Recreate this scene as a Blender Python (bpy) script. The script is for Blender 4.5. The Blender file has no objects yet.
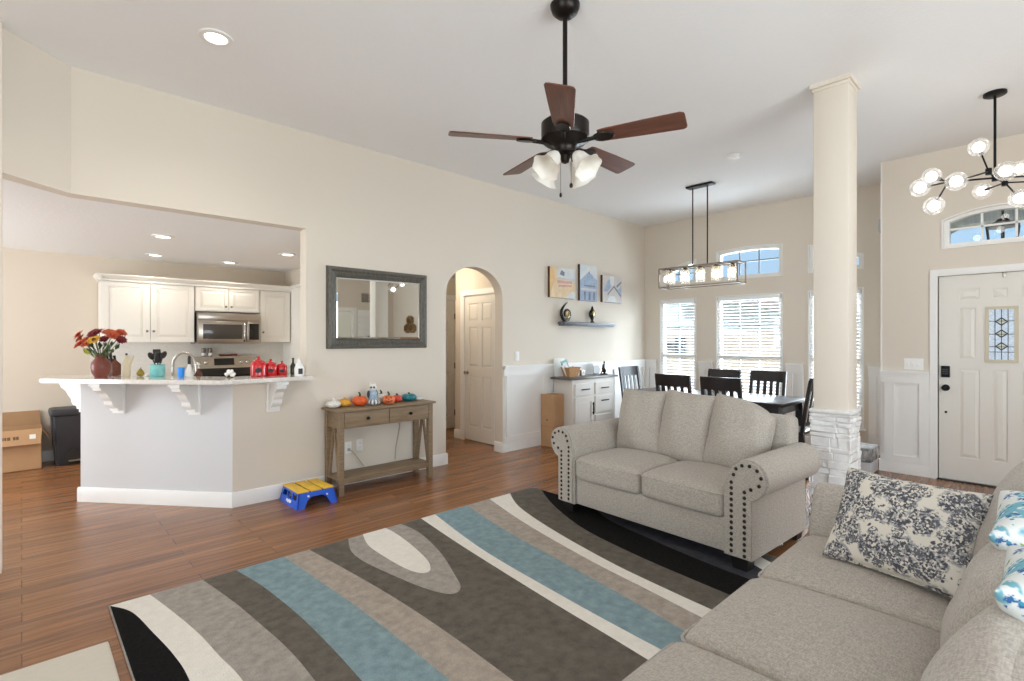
import bpy, bmesh, math, random
from mathutils import Vector, Matrix
from mathutils.geometry import tessellate_polygon
random.seed(7)
SC = bpy.context.scene
COL = SC.collection
PI = math.pi
R = math.radians

# ---------------------------------------------------------------- camera, world, light, exposure
cam_d = bpy.data.cameras.new('camera')
cam_d.sensor_width = 36.0
cam_d.lens = 515.0 / 1024.0 * 36.0
cam_d.clip_start = 0.03
cam = bpy.data.objects.new('camera', cam_d)
COL.objects.link(cam)
cam.location = (0, 0, 1.4)
cam.rotation_euler = (R(90), 0, math.atan2(0.7243, 0.6895) - R(90))
SC.camera = cam

SC.view_settings.view_transform = 'Standard'
SC.view_settings.look = 'None'
SC.view_settings.gamma = 1.0
SC.view_settings.use_curve_mapping = False
SC.view_settings.exposure = 0.25
SC.cycles.max_bounces = 10
SC.cycles.diffuse_bounces = 6
SC.cycles.transparent_max_bounces = 24
SC.cycles.sample_clamp_indirect = 6.0
SC.cycles.caustics_reflective = False
SC.cycles.caustics_refractive = False

world = bpy.data.worlds.new('sky')
SC.world = world
world.use_nodes = True
wn = world.node_tree
wn.nodes.clear()
w_out = wn.nodes.new('ShaderNodeOutputWorld')
w_bg = wn.nodes.new('ShaderNodeBackground')
w_sky = wn.nodes.new('ShaderNodeTexSky')
w_sky.sky_type = 'HOSEK_WILKIE'
w_sky.turbidity = 2.6
w_sky.sun_direction = Vector((-0.5, 0.3, 0.75)).normalized()
w_mix = wn.nodes.new('ShaderNodeMix')
w_mix.data_type = 'RGBA'
w_mix.inputs['Factor'].default_value = 0.7
w_mix.inputs['B'].default_value = (0.56, 0.79, 1.0, 1)
wn.links.new(w_sky.outputs[0], w_mix.inputs['A'])
wn.links.new(w_mix.outputs['Result'], w_bg.inputs[0])
w_bg.inputs[1].default_value = 1.05
wn.links.new(w_bg.outputs[0], w_out.inputs[0])


def lamp(name, kind, loc, energy, color=(1, 1, 1), size=None, sizey=None, rot=(0, 0, 0), rad=None, spot=None):
    d = bpy.data.lights.new(name, kind)
    d.energy = energy
    d.color = color
    if kind == 'AREA':
        d.shape = 'RECTANGLE' if sizey else 'DISK'
        d.size = size
        if sizey:
            d.size_y = sizey
    elif rad is not None:
        d.shadow_soft_size = rad
    if kind == 'SPOT':
        d.spot_size = spot or R(130)
        d.spot_blend = 0.9
    o = bpy.data.objects.new(name, d)
    o.location = loc
    o.rotation_euler = rot
    COL.objects.link(o)
    return o


SUN = lamp('sun', 'SUN', (0, 0, 20), 4.0, (1.0, 0.96, 0.9))
SUN.rotation_euler = Vector((0.58, -0.15, -0.78)).to_track_quat('-Z', 'Y').to_euler()
SUN.data.angle = R(1.0)
DAY = (0.86, 0.94, 1.0)
# daylight coming in through the openings on the unseen sides of the room
lamp('daylight_patio', 'AREA', (-2.75, 0.4, 1.25), 112, DAY, 3.2, 2.3, (0, R(-118), 0))
lamp('daylight_back', 'AREA', (1.8, -2.75, 1.45), 165, DAY, 4.0, 2.0, (R(118), 0, 0))
lamp('daylight_nook', 'AREA', (-2.75, 6.4, 1.25), 100, DAY, 2.0, 2.0, (0, R(-110), 0))
lamp('daylight_dining', 'AREA', (7.95, 3.04, 1.5), 370, DAY, 2.0, 2.6, (0, R(108), 0))


# ---------------------------------------------------------------- materials
def s2l(c):
    return tuple((x / 255 / 12.92) if x / 255 <= 0.04045 else ((x / 255 + 0.055) / 1.055) ** 2.4 for x in c)


def mat(name, rgb, rough=0.6, metal=0.0, emit=None, estr=0, var=0.0, vscale=6, bump=0.0, bscale=80, spec=0.5,
        coat=0.0, stretch=(1, 1, 1), rgb2=None, sheen=0.0):
    m = bpy.data.materials.new(name)
    m.use_nodes = True
    nt = m.node_tree
    b = nt.nodes['Principled BSDF']
    c = s2l(rgb)
    b.inputs['Base Color'].default_value = (*c, 1)
    b.inputs['Roughness'].default_value = rough
    b.inputs['Metallic'].default_value = metal
    b.inputs['Specular IOR Level'].default_value = spec
    b.inputs['Coat Weight'].default_value = coat
    if sheen:
        b.inputs['Sheen Weight'].default_value = sheen
    if emit:
        b.inputs['Emission Color'].default_value = (*s2l(emit), 1)
        b.inputs['Emission Strength'].default_value = estr
    if var or bump or rgb2:
        tc = nt.nodes.new('ShaderNodeTexCoord')
        mp = nt.nodes.new('ShaderNodeMapping')
        mp.inputs['Scale'].default_value = stretch
        nt.links.new(tc.outputs['Object'], mp.inputs[0])
    if var or rgb2:
        n = nt.nodes.new('ShaderNodeTexNoise')
        n.inputs['Scale'].default_value = vscale
        n.inputs['Detail'].default_value = 6
        n.inputs['Roughness'].default_value = 0.65
        nt.links.new(mp.outputs[0], n.inputs['Vector'])
        mx = nt.nodes.new('ShaderNodeMix')
        mx.data_type = 'RGBA'
        if rgb2:
            d, l = s2l(rgb), s2l(rgb2)
        else:
            d = tuple(x * (1 - var) for x in c)
            l = tuple(min(1, x * (1 + var)) for x in c)
        mx.inputs['A'].default_value = (*d, 1)
        mx.inputs['B'].default_value = (*l, 1)
        rp = nt.nodes.new('ShaderNodeMapRange')
        rp.inputs['From Min'].default_value = 0.3
        rp.inputs['From Max'].default_value = 0.7
        nt.links.new(n.outputs['Fac'], rp.inputs['Value'])
        nt.links.new(rp.outputs[0], mx.inputs['Factor'])
        nt.links.new(mx.outputs['Result'], b.inputs['Base Color'])
    if bump:
        n2 = nt.nodes.new('ShaderNodeTexNoise')
        n2.inputs['Scale'].default_value = bscale
        n2.inputs['Detail'].default_value = 3
        nt.links.new(mp.outputs[0], n2.inputs['Vector'])
        bp = nt.nodes.new('ShaderNodeBump')
        bp.inputs['Strength'].default_value = bump
        bp.inputs['Distance'].default_value = 0.01
        nt.links.new(n2.outputs['Fac'], bp.inputs['Height'])
        nt.links.new(bp.outputs[0], b.inputs['Normal'])
    return m


def glass_mat(name, tint=(255, 255, 255), refl=0.08, rough=0.02, haze=0.0, hazec=(255, 255, 255)):
    m = bpy.data.materials.new(name)
    m.use_nodes = True
    nt = m.node_tree
    nt.nodes.clear()
    o = nt.nodes.new('ShaderNodeOutputMaterial')
    t = nt.nodes.new('ShaderNodeBsdfTransparent')
    t.inputs[0].default_value = (*s2l(tint), 1)
    g = nt.nodes.new('ShaderNodeBsdfGlossy')
    g.inputs['Roughness'].default_value = rough
    fr = nt.nodes.new('ShaderNodeLayerWeight')
    fr.inputs['Blend'].default_value = 0.25
    mul = nt.nodes.new('ShaderNodeMath')
    mul.operation = 'MULTIPLY_ADD'
    mul.inputs[1].default_value = 0.5
    mul.inputs[2].default_value = refl
    nt.links.new(fr.outputs['Fresnel'], mul.inputs[0])
    mx = nt.nodes.new('ShaderNodeMixShader')
    nt.links.new(mul.outputs[0], mx.inputs[0])
    nt.links.new(t.outputs[0], mx.inputs[1])
    nt.links.new(g.outputs[0], mx.inputs[2])
    last = mx
    if haze:
        d = nt.nodes.new('ShaderNodeBsdfTranslucent')
        d.inputs[0].default_value = (*s2l(hazec), 1)
        m2 = nt.nodes.new('ShaderNodeMixShader')
        m2.inputs[0].default_value = haze
        nt.links.new(mx.outputs[0], m2.inputs[1])
        nt.links.new(d.outputs[0], m2.inputs[2])
        last = m2
    nt.links.new(last.outputs[0], o.inputs[0])
    return m


def floor_mat():
    m = bpy.data.materials.new('wood_floor')
    m.use_nodes = True
    nt = m.node_tree
    N, L = nt.nodes.new, nt.links.new
    b = nt.nodes['Principled BSDF']
    tc = N('ShaderNodeTexCoord')
    br = N('ShaderNodeTexBrick')
    br.offset = 0.37
    br.inputs['Scale'].default_value = 1.0
    br.inputs['Brick Width'].default_value = 1.22
    br.inputs['Row Height'].default_value = 0.122
    br.inputs['Mortar Size'].default_value = 0.0022
    br.inputs['Mortar Smooth'].default_value = 0.3
    br.inputs['Color1'].default_value = (0, 0, 0, 1)
    br.inputs['Color2'].default_value = (1, 1, 1, 1)
    br.inputs['Mortar'].default_value = (0.5, 0.5, 0.5, 1)
    L(tc.outputs['Object'], br.inputs['Vector'])
    mp = N('ShaderNodeMapping')
    mp.inputs['Scale'].default_value = (1.1, 28, 1)
    L(tc.outputs['Object'], mp.inputs[0])
    add = N('ShaderNodeVectorMath')
    add.operation = 'MULTIPLY_ADD'
    add.inputs[1].default_value = (7, 7, 7)
    L(br.outputs['Color'], add.inputs[0])
    L(mp.outputs[0], add.inputs[2])
    n = N('ShaderNodeTexNoise')
    n.inputs['Scale'].default_value = 1.0
    n.inputs['Detail'].default_value = 8
    n.inputs['Roughness'].default_value = 0.7
    n.inputs['Distortion'].default_value = 0.6
    L(add.outputs[0], n.inputs['Vector'])
    cr = N('ShaderNodeValToRGB')
    e = cr.color_ramp.elements
    e[0].position, e[0].color = 0.28, (*s2l((98, 60, 38)), 1)
    e[1].position, e[1].color = 0.75, (*s2l((176, 126, 84)), 1)
    k = e.new(0.5)
    k.color = (*s2l((142, 95, 60)), 1)
    L(n.outputs['Fac'], cr.inputs[0])
    hs = N('ShaderNodeHueSaturation')
    mr = N('ShaderNodeMapRange')
    mr.inputs['To Min'].default_value = 0.82
    mr.inputs['To Max'].default_value = 1.15
    L(br.outputs['Color'], mr.inputs['Value'])
    L(mr.outputs[0], hs.inputs['Value'])
    L(cr.outputs[0], hs.inputs['Color'])
    mx = N('ShaderNodeMix')
    mx.data_type = 'RGBA'
    mx.inputs['B'].default_value = (*s2l((92, 58, 38)), 1)
    L(hs.outputs[0], mx.inputs['A'])
    L(br.outputs['Fac'], mx.inputs['Factor'])
    L(mx.outputs['Result'], b.inputs['Base Color'])
    b.inputs['Roughness'].default_value = 0.25
    bp = N('ShaderNodeBump')
    bp.inputs['Strength'].default_value = 0.12
    bp.inputs['Distance'].default_value = 0.01
    L(n.outputs['Fac'], bp.inputs['Height'])
    L(bp.outputs[0], b.inputs['Normal'])
    return m


def fabric(name, rgb, amp=0.16):
    m = bpy.data.materials.new(name)
    m.use_nodes = True
    nt = m.node_tree
    N, L = nt.nodes.new, nt.links.new
    b = nt.nodes['Principled BSDF']
    tc = N('ShaderNodeTexCoord')
    hs = []
    for s in ((260, 60, 120), (60, 260, 200)):
        mp = N('ShaderNodeMapping')
        mp.inputs['Scale'].default_value = s
        L(tc.outputs['Object'], mp.inputs[0])
        n = N('ShaderNodeTexNoise')
        n.inputs['Scale'].default_value = 1
        n.inputs['Detail'].default_value = 2
        L(mp.outputs[0], n.inputs['Vector'])
        hs.append(n)
    a = N('ShaderNodeMath')
    a.operation = 'ADD'
    L(hs[0].outputs['Fac'], a.inputs[0])
    L(hs[1].outputs['Fac'], a.inputs[1])
    mr = N('ShaderNodeMapRange')
    mr.inputs['From Min'].default_value = 0.7
    mr.inputs['From Max'].default_value = 1.3
    L(a.outputs[0], mr.inputs['Value'])
    c = s2l(rgb)
    mx = N('ShaderNodeMix')
    mx.data_type = 'RGBA'
    mx.inputs['A'].default_value = (*[x * (1 - amp) for x in c], 1)
    mx.inputs['B'].default_value = (*[min(1, x * (1 + amp)) for x in c], 1)
    L(mr.outputs[0], mx.inputs['Factor'])
    L(mx.outputs['Result'], b.inputs['Base Color'])
    b.inputs['Roughness'].default_value = 0.95
    b.inputs['Specular IOR Level'].default_value = 0.15
    b.inputs['Sheen Weight'].default_value = 0.15
    bp = N('ShaderNodeBump')
    bp.inputs['Strength'].default_value = 0.25
    bp.inputs['Distance'].default_value = 0.003
    L(a.outputs[0], bp.inputs['Height'])
    L(bp.outputs[0], b.inputs['Normal'])
    return m


def motif_fabric(name, base, layers):
    """printed cloth: layers of separate blossom-like motifs, each broken up by fine petals, over a pale ground"""
    m = bpy.data.materials.new(name)
    m.use_nodes = True
    nt = m.node_tree
    N, L = nt.nodes.new, nt.links.new
    b = nt.nodes['Principled BSDF']
    b.inputs['Roughness'].default_value = 0.95
    b.inputs['Specular IOR Level'].default_value = 0.1
    tc = N('ShaderNodeTexCoord')
    nz = N('ShaderNodeTexNoise')
    nz.inputs['Scale'].default_value = 24
    L(tc.outputs['Object'], nz.inputs['Vector'])
    va = N('ShaderNodeVectorMath')
    va.operation = 'MULTIPLY_ADD'
    va.inputs[1].default_value = (0.03, 0.03, 0.03)
    L(nz.outputs['Color'], va.inputs[0])
    L(tc.outputs['Object'], va.inputs[2])
    cur = None
    for c, sc, rad, det, cut in layers:
        vo = N('ShaderNodeTexVoronoi')
        vo.inputs['Scale'].default_value = sc
        vo.inputs['Randomness'].default_value = 0.8
        L(va.outputs[0], vo.inputs['Vector'])
        mk = N('ShaderNodeMapRange')
        mk.inputs['From Min'].default_value = rad
        mk.inputs['From Max'].default_value = rad - 0.05
        L(vo.outputs['Distance'], mk.inputs['Value'])
        n2 = N('ShaderNodeTexNoise')
        n2.inputs['Scale'].default_value = det
        n2.inputs['Detail'].default_value = 2
        L(tc.outputs['Object'], n2.inputs['Vector'])
        th = N('ShaderNodeMapRange')
        th.inputs['From Min'].default_value = cut - 0.03
        th.inputs['From Max'].default_value = cut + 0.03
        L(n2.outputs['Fac'], th.inputs['Value'])
        mu = N('ShaderNodeMath')
        mu.operation = 'MULTIPLY'
        L(mk.outputs[0], mu.inputs[0])
        L(th.outputs[0], mu.inputs[1])
        mx = N('ShaderNodeMix')
        mx.data_type = 'RGBA'
        if cur is None:
            mx.inputs['A'].default_value = (*s2l(base), 1)
        else:
            L(cur, mx.inputs['A'])
        mx.inputs['B'].default_value = (*s2l(c), 1)
        L(mu.outputs[0], mx.inputs['Factor'])
        cur = mx.outputs['Result']
    L(cur, b.inputs['Base Color'])
    return m


def wood(name, rgb, rgb2, rough=0.5, stretch=(3, 40, 40)):
    return mat(name, rgb, rough, rgb2=rgb2, vscale=1.0, stretch=stretch, bump=0.05, bscale=1.5)


M = {}
M['wall'] = mat('cream_wall_paint', (220, 211, 198), 0.85, bump=0.04, bscale=120, spec=0.2)
M['wall_kitchen'] = mat('tan_wall_paint', (218, 206, 190), 0.85, bump=0.04, bscale=120, spec=0.2)
M['bar'] = mat('pale_grey_wall_paint', (212, 212, 213), 0.85, bump=0.04, bscale=120, spec=0.2)
M['ceil'] = mat('white_ceiling_texture', (240, 240, 240), 0.9, bump=0.25, bscale=45, spec=0.1)
M['trim'] = mat('white_semi_gloss_paint', (236, 235, 232), 0.4)
M['door'] = mat('door_paint', (229, 225, 217), 0.45)
M['floor'] = floor_mat()
M['fab'] = fabric('linen_upholstery', (172, 164, 154), 0.24)
M['nail'] = mat('nailhead_bronze', (60, 54, 50), 0.3, 1.0)
M['foot'] = mat('dark_foot', (28, 24, 23), 0.4)
M['espresso'] = mat('espresso_wood', (38, 32, 32), 0.32, var=0.25, vscale=4, stretch=(2, 30, 30))
M['bronze'] = mat('oil_rubbed_bronze', (38, 33, 30), 0.35, 0.7)
M['blade'] = wood('walnut_blade', (82, 48, 38), (122, 78, 60), 0.38, (4, 45, 45))
M['frost'] = mat('frosted_glass_shade', (232, 228, 220), 0.5, emit=(255, 244, 225), estr=0.03, var=0.06, vscale=20)
M['black'] = mat('black_metal', (24, 24, 25), 0.4, 0.6)
M['gunmetal'] = mat('gunmetal_frame', (128, 118, 108), 0.4, 0.9)
M['bulb'] = mat('lit_bulb', (255, 250, 240), 0.4, emit=(255, 226, 184), estr=14.0)
M['bulbw'] = mat('lit_white_globe', (255, 255, 255), 0.4, emit=(255, 248, 236), estr=7.0)
M['led'] = mat('downlight_lens', (255, 255, 255), 0.5, emit=(255, 244, 226), estr=6.0)
M['glass'] = glass_mat('clear_glass')
M['globe'] = glass_mat('clear_globe_glass', (252, 252, 252), 0.06, 0.03, 0.11)
M['pane'] = glass_mat('window_glass', (248, 252, 255), 0.03)
M['leaded'] = glass_mat('textured_door_glass', (225, 238, 250), 0.1, 0.15, 0.45, (225, 238, 252))
M['lead'] = mat('lead_came', (70, 72, 74), 0.4, 0.8)
M['amber'] = mat('gold_glass_piece', (196, 200, 184), 0.25)
M['goldtrim'] = mat('champagne_door_lite_frame', (205, 196, 172), 0.45)
M['mirror'] = mat('mirror_silver', (235, 238, 236), 0.02, 1.0)
M['mframe'] = mat('weathered_silver_frame', (72, 70, 64), 0.5, 0.2, rgb2=(112, 108, 99), vscale=3, stretch=(30, 8, 8), bump=0.15, bscale=12)
M['greywood'] = wood('weathered_taupe_wood', (118, 99, 76), (152, 130, 103), 0.6, (4, 40, 40))
M['slab'] = mat('pale_quartz', (226, 222, 216), 0.12, rgb2=(206, 200, 192), vscale=40, coat=0.3)
M['steel'] = mat('stainless_steel', (176, 168, 158), 0.28, 1.0, var=0.08, vscale=2, stretch=(1, 1, 60))
M['chrome'] = mat('brushed_nickel', (196, 192, 188), 0.2, 1.0)
M['blackglass'] = mat('black_appliance_glass', (22, 22, 24), 0.08)
M['darkscreen'] = mat('microwave_window', (70, 66, 62), 0.15)
M['cab'] = mat('white_cabinet_paint', (234, 230, 222), 0.42)
M['tile'] = mat('white_backsplash_tile', (222, 218, 211), 0.3, var=0.05, vscale=30)
M['red'] = mat('red_enamel', (196, 28, 34), 0.25, coat=0.4)
M['label'] = mat('black_label', (30, 26, 26), 0.5)
M['card'] = mat('cardboard', (186, 147, 108), 0.85, var=0.07, vscale=5)
M['card2'] = mat('cardboard_inner', (170, 132, 96), 0.9, var=0.07, vscale=5)
M['ink'] = mat('printed_ink', (110, 80, 58), 0.8)
M['bin'] = mat('charcoal_plastic', (52, 53, 58), 0.45)
M['stone'] = mat('whitewashed_ledger_stone', (214, 212, 210), 0.85, rgb2=(236, 234, 231), vscale=9, bump=0.6, bscale=22)
M['terra'] = mat('terracotta_glaze', (126, 66, 56), 0.3, var=0.2, vscale=8)
M['leaf'] = mat('green_leaf', (72, 92, 52), 0.6, var=0.3, vscale=20)
M['rust'] = mat('rust_petal', (196, 92, 58), 0.7, var=0.25, vscale=30)
M['maroon'] = mat('maroon_petal', (122, 34, 44), 0.7, var=0.2, vscale=30)
M['yellow'] = mat('yellow_petal', (226, 178, 62), 0.7)
M['lime'] = mat('lime_leaf', (186, 190, 70), 0.6)
M['core'] = mat('flower_core', (70, 48, 24), 0.8)
M['cream'] = mat('cream_ceramic', (226, 214, 186), 0.35)
M['turq'] = mat('turquoise_glaze', (96, 186, 188), 0.3, rgb2=(150, 208, 206), vscale=25)
M['utensil'] = mat('black_nylon', (34, 31, 30), 0.5)
M['bluecup'] = mat('blue_plastic', (38, 138, 226), 0.35)
M['white'] = mat('white_plastic', (238, 237, 234), 0.4)
M['olive'] = mat('olive_yellow_rind', (150, 132, 50), 0.5, var=0.2, vscale=20)
M['knifew'] = wood('knife_block_wood', (92, 46, 34), (124, 66, 46), 0.45)
M['greenglass'] = mat('dark_green_bottle', (26, 48, 30), 0.12)
M['brown'] = mat('brown_bottle', (92, 50, 34), 0.25)
M['orange'] = mat('orange_pumpkin', (224, 96, 40), 0.4, var=0.12, vscale=14)
M['orange2'] = mat('bright_orange_pumpkin', (232, 118, 62), 0.4, var=0.1, vscale=14)
M['mustard'] = mat('mustard_pumpkin', (222, 164, 58), 0.45, var=0.1, vscale=14)
M['whitep'] = mat('white_pumpkin', (232, 229, 222), 0.5, var=0.06, vscale=14)
M['redp'] = mat('red_pumpkin', (206, 74, 56), 0.4)
M['tealp'] = mat('teal_pumpkin', (36, 122, 132), 0.3, var=0.15, vscale=12)
M['stripe'] = mat('slate_stripe', (104, 118, 134), 0.5)
M['stem'] = mat('dark_green_stem', (70, 72, 50), 0.7)
M['owl'] = mat('owl_blue_grey', (126, 150, 174), 0.5, rgb2=(176, 192, 206), vscale=40)
M['owld'] = mat('owl_dark', (46, 54, 66), 0.5)
M['stoolb'] = mat('royal_blue_plastic', (22, 88, 208), 0.35)
M['stooly'] = mat('yellow_wood_grain_plastic', (244, 204, 72), 0.5, rgb2=(222, 170, 50), vscale=1.5, stretch=(30, 6, 6))
M['sbody'] = mat('greige_cabinet_paint', (216, 210, 202), 0.5)
M['stop'] = wood('slate_brown_top', (84, 76, 72), (112, 104, 100), 0.3)
M['basket'] = mat('woven_wood_basket', (196, 152, 104), 0.8, rgb2=(160, 114, 72), vscale=1.2, stretch=(60, 60, 6), bump=0.3, bscale=3)
M['paper1'] = mat('teal_booklet', (104, 158, 164), 0.6, rgb2=(150, 190, 190), vscale=12)
M['paper2'] = mat('white_paper', (232, 230, 224), 0.7)
M['paper3'] = mat('coral_packet', (198, 120, 96), 0.6)
M['shelfw'] = wood('slate_shelf', (78, 80, 90), (108, 110, 122), 0.45)
M['sculpt'] = mat('dark_bronze_glaze', (52, 46, 36), 0.22, 0.6)
M['gold'] = mat('gold_leaf', (196, 176, 118), 0.3, 0.7)
M['csides'] = mat('canvas_dark_side', (84, 62, 40), 0.8)
M['pt_tan'] = mat('painted_tan', (214, 184, 142), 0.7, rgb2=(232, 214, 184), vscale=9)
M['pt_orange'] = mat('painted_amber', (220, 184, 132), 0.7, var=0.1, vscale=10)
M['pt_red'] = mat('painted_rose', (206, 164, 152), 0.7, var=0.15, vscale=20)
M['pt_sky'] = mat('painted_pale_sky', (224, 222, 214), 0.7, rgb2=(196, 206, 216), vscale=7)
M['pt_blue'] = mat('painted_slate_blue', (140, 158, 184), 0.7, rgb2=(172, 186, 204), vscale=14)
M['pt_dark'] = mat('painted_dusk_grey', (122, 128, 144), 0.7, var=0.2, vscale=14)
M['pt_grey'] = mat('painted_stone_grey', (190, 188, 190), 0.7, rgb2=(208, 202, 196), vscale=9)
M['rug_black'] = mat('rug_black', (30, 29, 29), 1, var=0.35, vscale=60, bump=0.6, bscale=160, spec=0.05)
M['rug_white'] = mat('rug_ivory', (232, 227, 218), 1, var=0.06, vscale=25, bump=0.5, bscale=160, spec=0.05)
M['rug_light'] = mat('rug_light_grey', (164, 157, 149), 1, var=0.2, vscale=22, bump=0.5, bscale=160, spec=0.05)
M['rug_tan'] = mat('rug_taupe', (170, 159, 148), 1, var=0.2, vscale=22, bump=0.5, bscale=160, spec=0.05)
M['rug_dark'] = mat('rug_dark_grey', (106, 100, 92), 1, var=0.24, vscale=16, bump=0.5, bscale=160, spec=0.05)
M['rug_blue'] = mat('rug_dusty_blue', (134, 156, 162), 1, var=0.2, vscale=20, bump=0.5, bscale=160, spec=0.05)
M['rug_navy'] = mat('rug_slate', (72, 72, 78), 1, var=0.2, vscale=20, bump=0.5, bscale=160, spec=0.05)
M['mat'] = mat('cream_wool_mat', (222, 214, 200), 1, var=0.07, vscale=5, stretch=(4, 50, 1), bump=0.5, bscale=20, spec=0.05)
M['pill_bw'] = motif_fabric('grey_floral_print', (216, 210, 198),
                            [((160, 160, 162), 10.0, 0.62, 80, 0.50), ((84, 84, 90), 10.0, 0.54, 110, 0.51), ((104, 104, 110), 19.0, 0.42, 140, 0.48), ((80, 80, 88), 30.0, 0.27, 80, 0.46)])
M['pill_bl'] = motif_fabric('blue_paisley_print', (222, 226, 224),
                            [((120, 176, 192), 7.0, 0.50, 40, 0.46), ((62, 106, 160), 15.0, 0.34, 70, 0.50), ((146, 168, 104), 11.0, 0.24, 60, 0.50), ((70, 150, 176), 26.0, 0.2, 80, 0.42)])
M['muntin'] = mat('backlit_grey_muntin', (136, 142, 150), 0.5)  # backlit look put into the colour: bars grey against the bright outside
M['slat'] = mat('white_blind_slat', (240, 241, 242), 0.5)
M['siding'] = mat('white_lap_siding', (226, 226, 224), 0.7)
M['brick'] = mat('tan_brick', (206, 188, 170), 0.85, rgb2=(190, 168, 148), vscale=1.5, stretch=(1, 6, 16))
M['rooftrim'] = mat('grey_roof_edge', (150, 136, 132), 0.8)
M['lawn'] = mat('dry_lawn', (140, 140, 104), 0.95, var=0.2, vscale=3)
M['porch'] = mat('porch_soffit', (180, 180, 184), 0.8, rgb2=(205, 205, 208), vscale=1.2, stretch=(2, 30, 2))
M['grille'] = mat('grey_return_grille', (120, 118, 112), 0.6)
M['fur'] = mat('black_and_white_print', (214, 212, 208), 0.8, rgb2=(40, 42, 56), vscale=9)
M['greyshoe'] = mat('pale_grey_fabric', (196, 196, 198), 0.9)
M['cordw'] = mat('grey_beige_cord', (176, 170, 158), 0.5)
M['hexw'] = wood('honey_wood', (128, 100, 62), (160, 128, 84))


# ---------------------------------------------------------------- mesh helpers
def NB():
    return bmesh.new()


def mark(bm):
    return set(bm.faces)


def paint(bm, before, mi):
    if mi:
        for f in bm.faces:
            if f not in before:
                f.material_index = mi


def xf(loc=(0, 0, 0), rot=(0, 0, 0)):
    from mathutils import Euler
    return Matrix.Translation(Vector(loc)) @ Euler(rot).to_matrix().to_4x4()


def box(bm, x0, x1, y0, y1, z0, z1, b=0.0, seg=2, mi=0, mx=None):
    bf = mark(bm) if mi else None
    m = Matrix.Translation(((x0 + x1) / 2, (y0 + y1) / 2, (z0 + z1) / 2)) @ Matrix.Diagonal((abs(x1 - x0), abs(y1 - y0), abs(z1 - z0), 1))
    if mx is not None:
        m = mx @ m
    r = bmesh.ops.create_cube(bm, size=1.0, matrix=m)
    if b > 0:
        es = list({e for v in r['verts'] for e in v.link_edges})
        bmesh.ops.bevel(bm, geom=es, offset=b, segments=seg, profile=0.5, affect='EDGES')
    if mi:
        paint(bm, bf, mi)


def face(bm, pts, mi=0):
    f = bm.faces.new([bm.verts.new(p) for p in pts])
    f.material_index = mi
    return f


def prism(bm, pts, h0, h1, frame=None, mi=0, holes=()):
    """polygon (a,b) with optional holes, extruded from h0 to h1 along the frame's third axis"""
    if frame is None:
        frame = (Vector((0, 0, 0)), Vector((1, 0, 0)), Vector((0, 1, 0)), Vector((0, 0, 1)))
    o, u, v, n = [Vector(q) for q in frame]
    loops = [list(pts)] + [list(q) for q in holes]
    flat = [p for l in loops for p in l]
    tris = tessellate_polygon([[Vector((p[0], p[1], 0)) for p in l] for l in loops])
    lo = [bm.verts.new(o + u * p[0] + v * p[1] + n * h0) for p in flat]
    hi = [bm.verts.new(o + u * p[0] + v * p[1] + n * h1) for p in flat]
    fs = []
    if len(loops) == 1 and len(pts) <= 24 and convex(pts):
        fs.append(bm.faces.new(hi))
        fs.append(bm.faces.new(lo[::-1]))
    else:
        for t in tris:
            for vs in (hi, lo):
                try:
                    fs.append(bm.faces.new([vs[i] for i in t]))
                except ValueError:
                    pass
    k = 0
    for l in loops:
        c = len(l)
        for i in range(c):
            a, b_ = k + i, k + (i + 1) % c
            try:
                fs.append(bm.faces.new([lo[a], lo[b_], hi[b_], hi[a]]))
            except ValueError:
                pass
        k += c
    for f in fs:
        f.material_index = mi
    bmesh.ops.recalc_face_normals(bm, faces=fs)


def convex(p):
    s = 0
    n = len(p)
    for i in range(n):
        a, b, c = p[i], p[(i + 1) % n], p[(i + 2) % n]
        z = (b[0] - a[0]) * (c[1] - b[1]) - (b[1] - a[1]) * (c[0] - b[0])
        if abs(z) > 1e-12:
            if s * z < 0:
                return False
            s = z
    return True


def tube(bm, pts, r, n=10, mi=0, closed=False, cap=True):
    pts = [Vector(p) for p in pts]
    rs = r if isinstance(r, (list, tuple)) else [r] * len(pts)
    N = len(pts)
    tans = []
    for i in range(N):
        if closed:
            t = pts[(i + 1) % N] - pts[i - 1]
        else:
            t = pts[min(i + 1, N - 1)] - pts[max(i - 1, 0)]
        tans.append(t.normalized() if t.length > 1e-9 else Vector((0, 0, 1)))
    up = Vector((0, 0, 1)) if abs(tans[0].z) < 0.9 else Vector((1, 0, 0))
    nx = (up - tans[0] * up.dot(tans[0])).normalized()
    rings = []
    for i in range(N):
        nx = nx - tans[i] * nx.dot(tans[i])
        nx.normalize()
        ny = tans[i].cross(nx)
        rings.append([bm.verts.new(pts[i] + (nx * math.cos(2 * PI * k / n) + ny * math.sin(2 * PI * k / n)) * rs[i]) for k in range(n)])
    fs = []
    for i in range(N if closed else N - 1):
        a, b = rings[i], rings[(i + 1) % N]
        for k in range(n):
            fs.append(bm.faces.new([a[k], a[(k + 1) % n], b[(k + 1) % n], b[k]]))
    if cap and not closed:
        fs.append(bm.faces.new(rings[0][::-1]))
        fs.append(bm.faces.new(rings[-1]))
    for f in fs:
        f.material_index = mi
    bmesh.ops.recalc_face_normals(bm, faces=fs)


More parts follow.
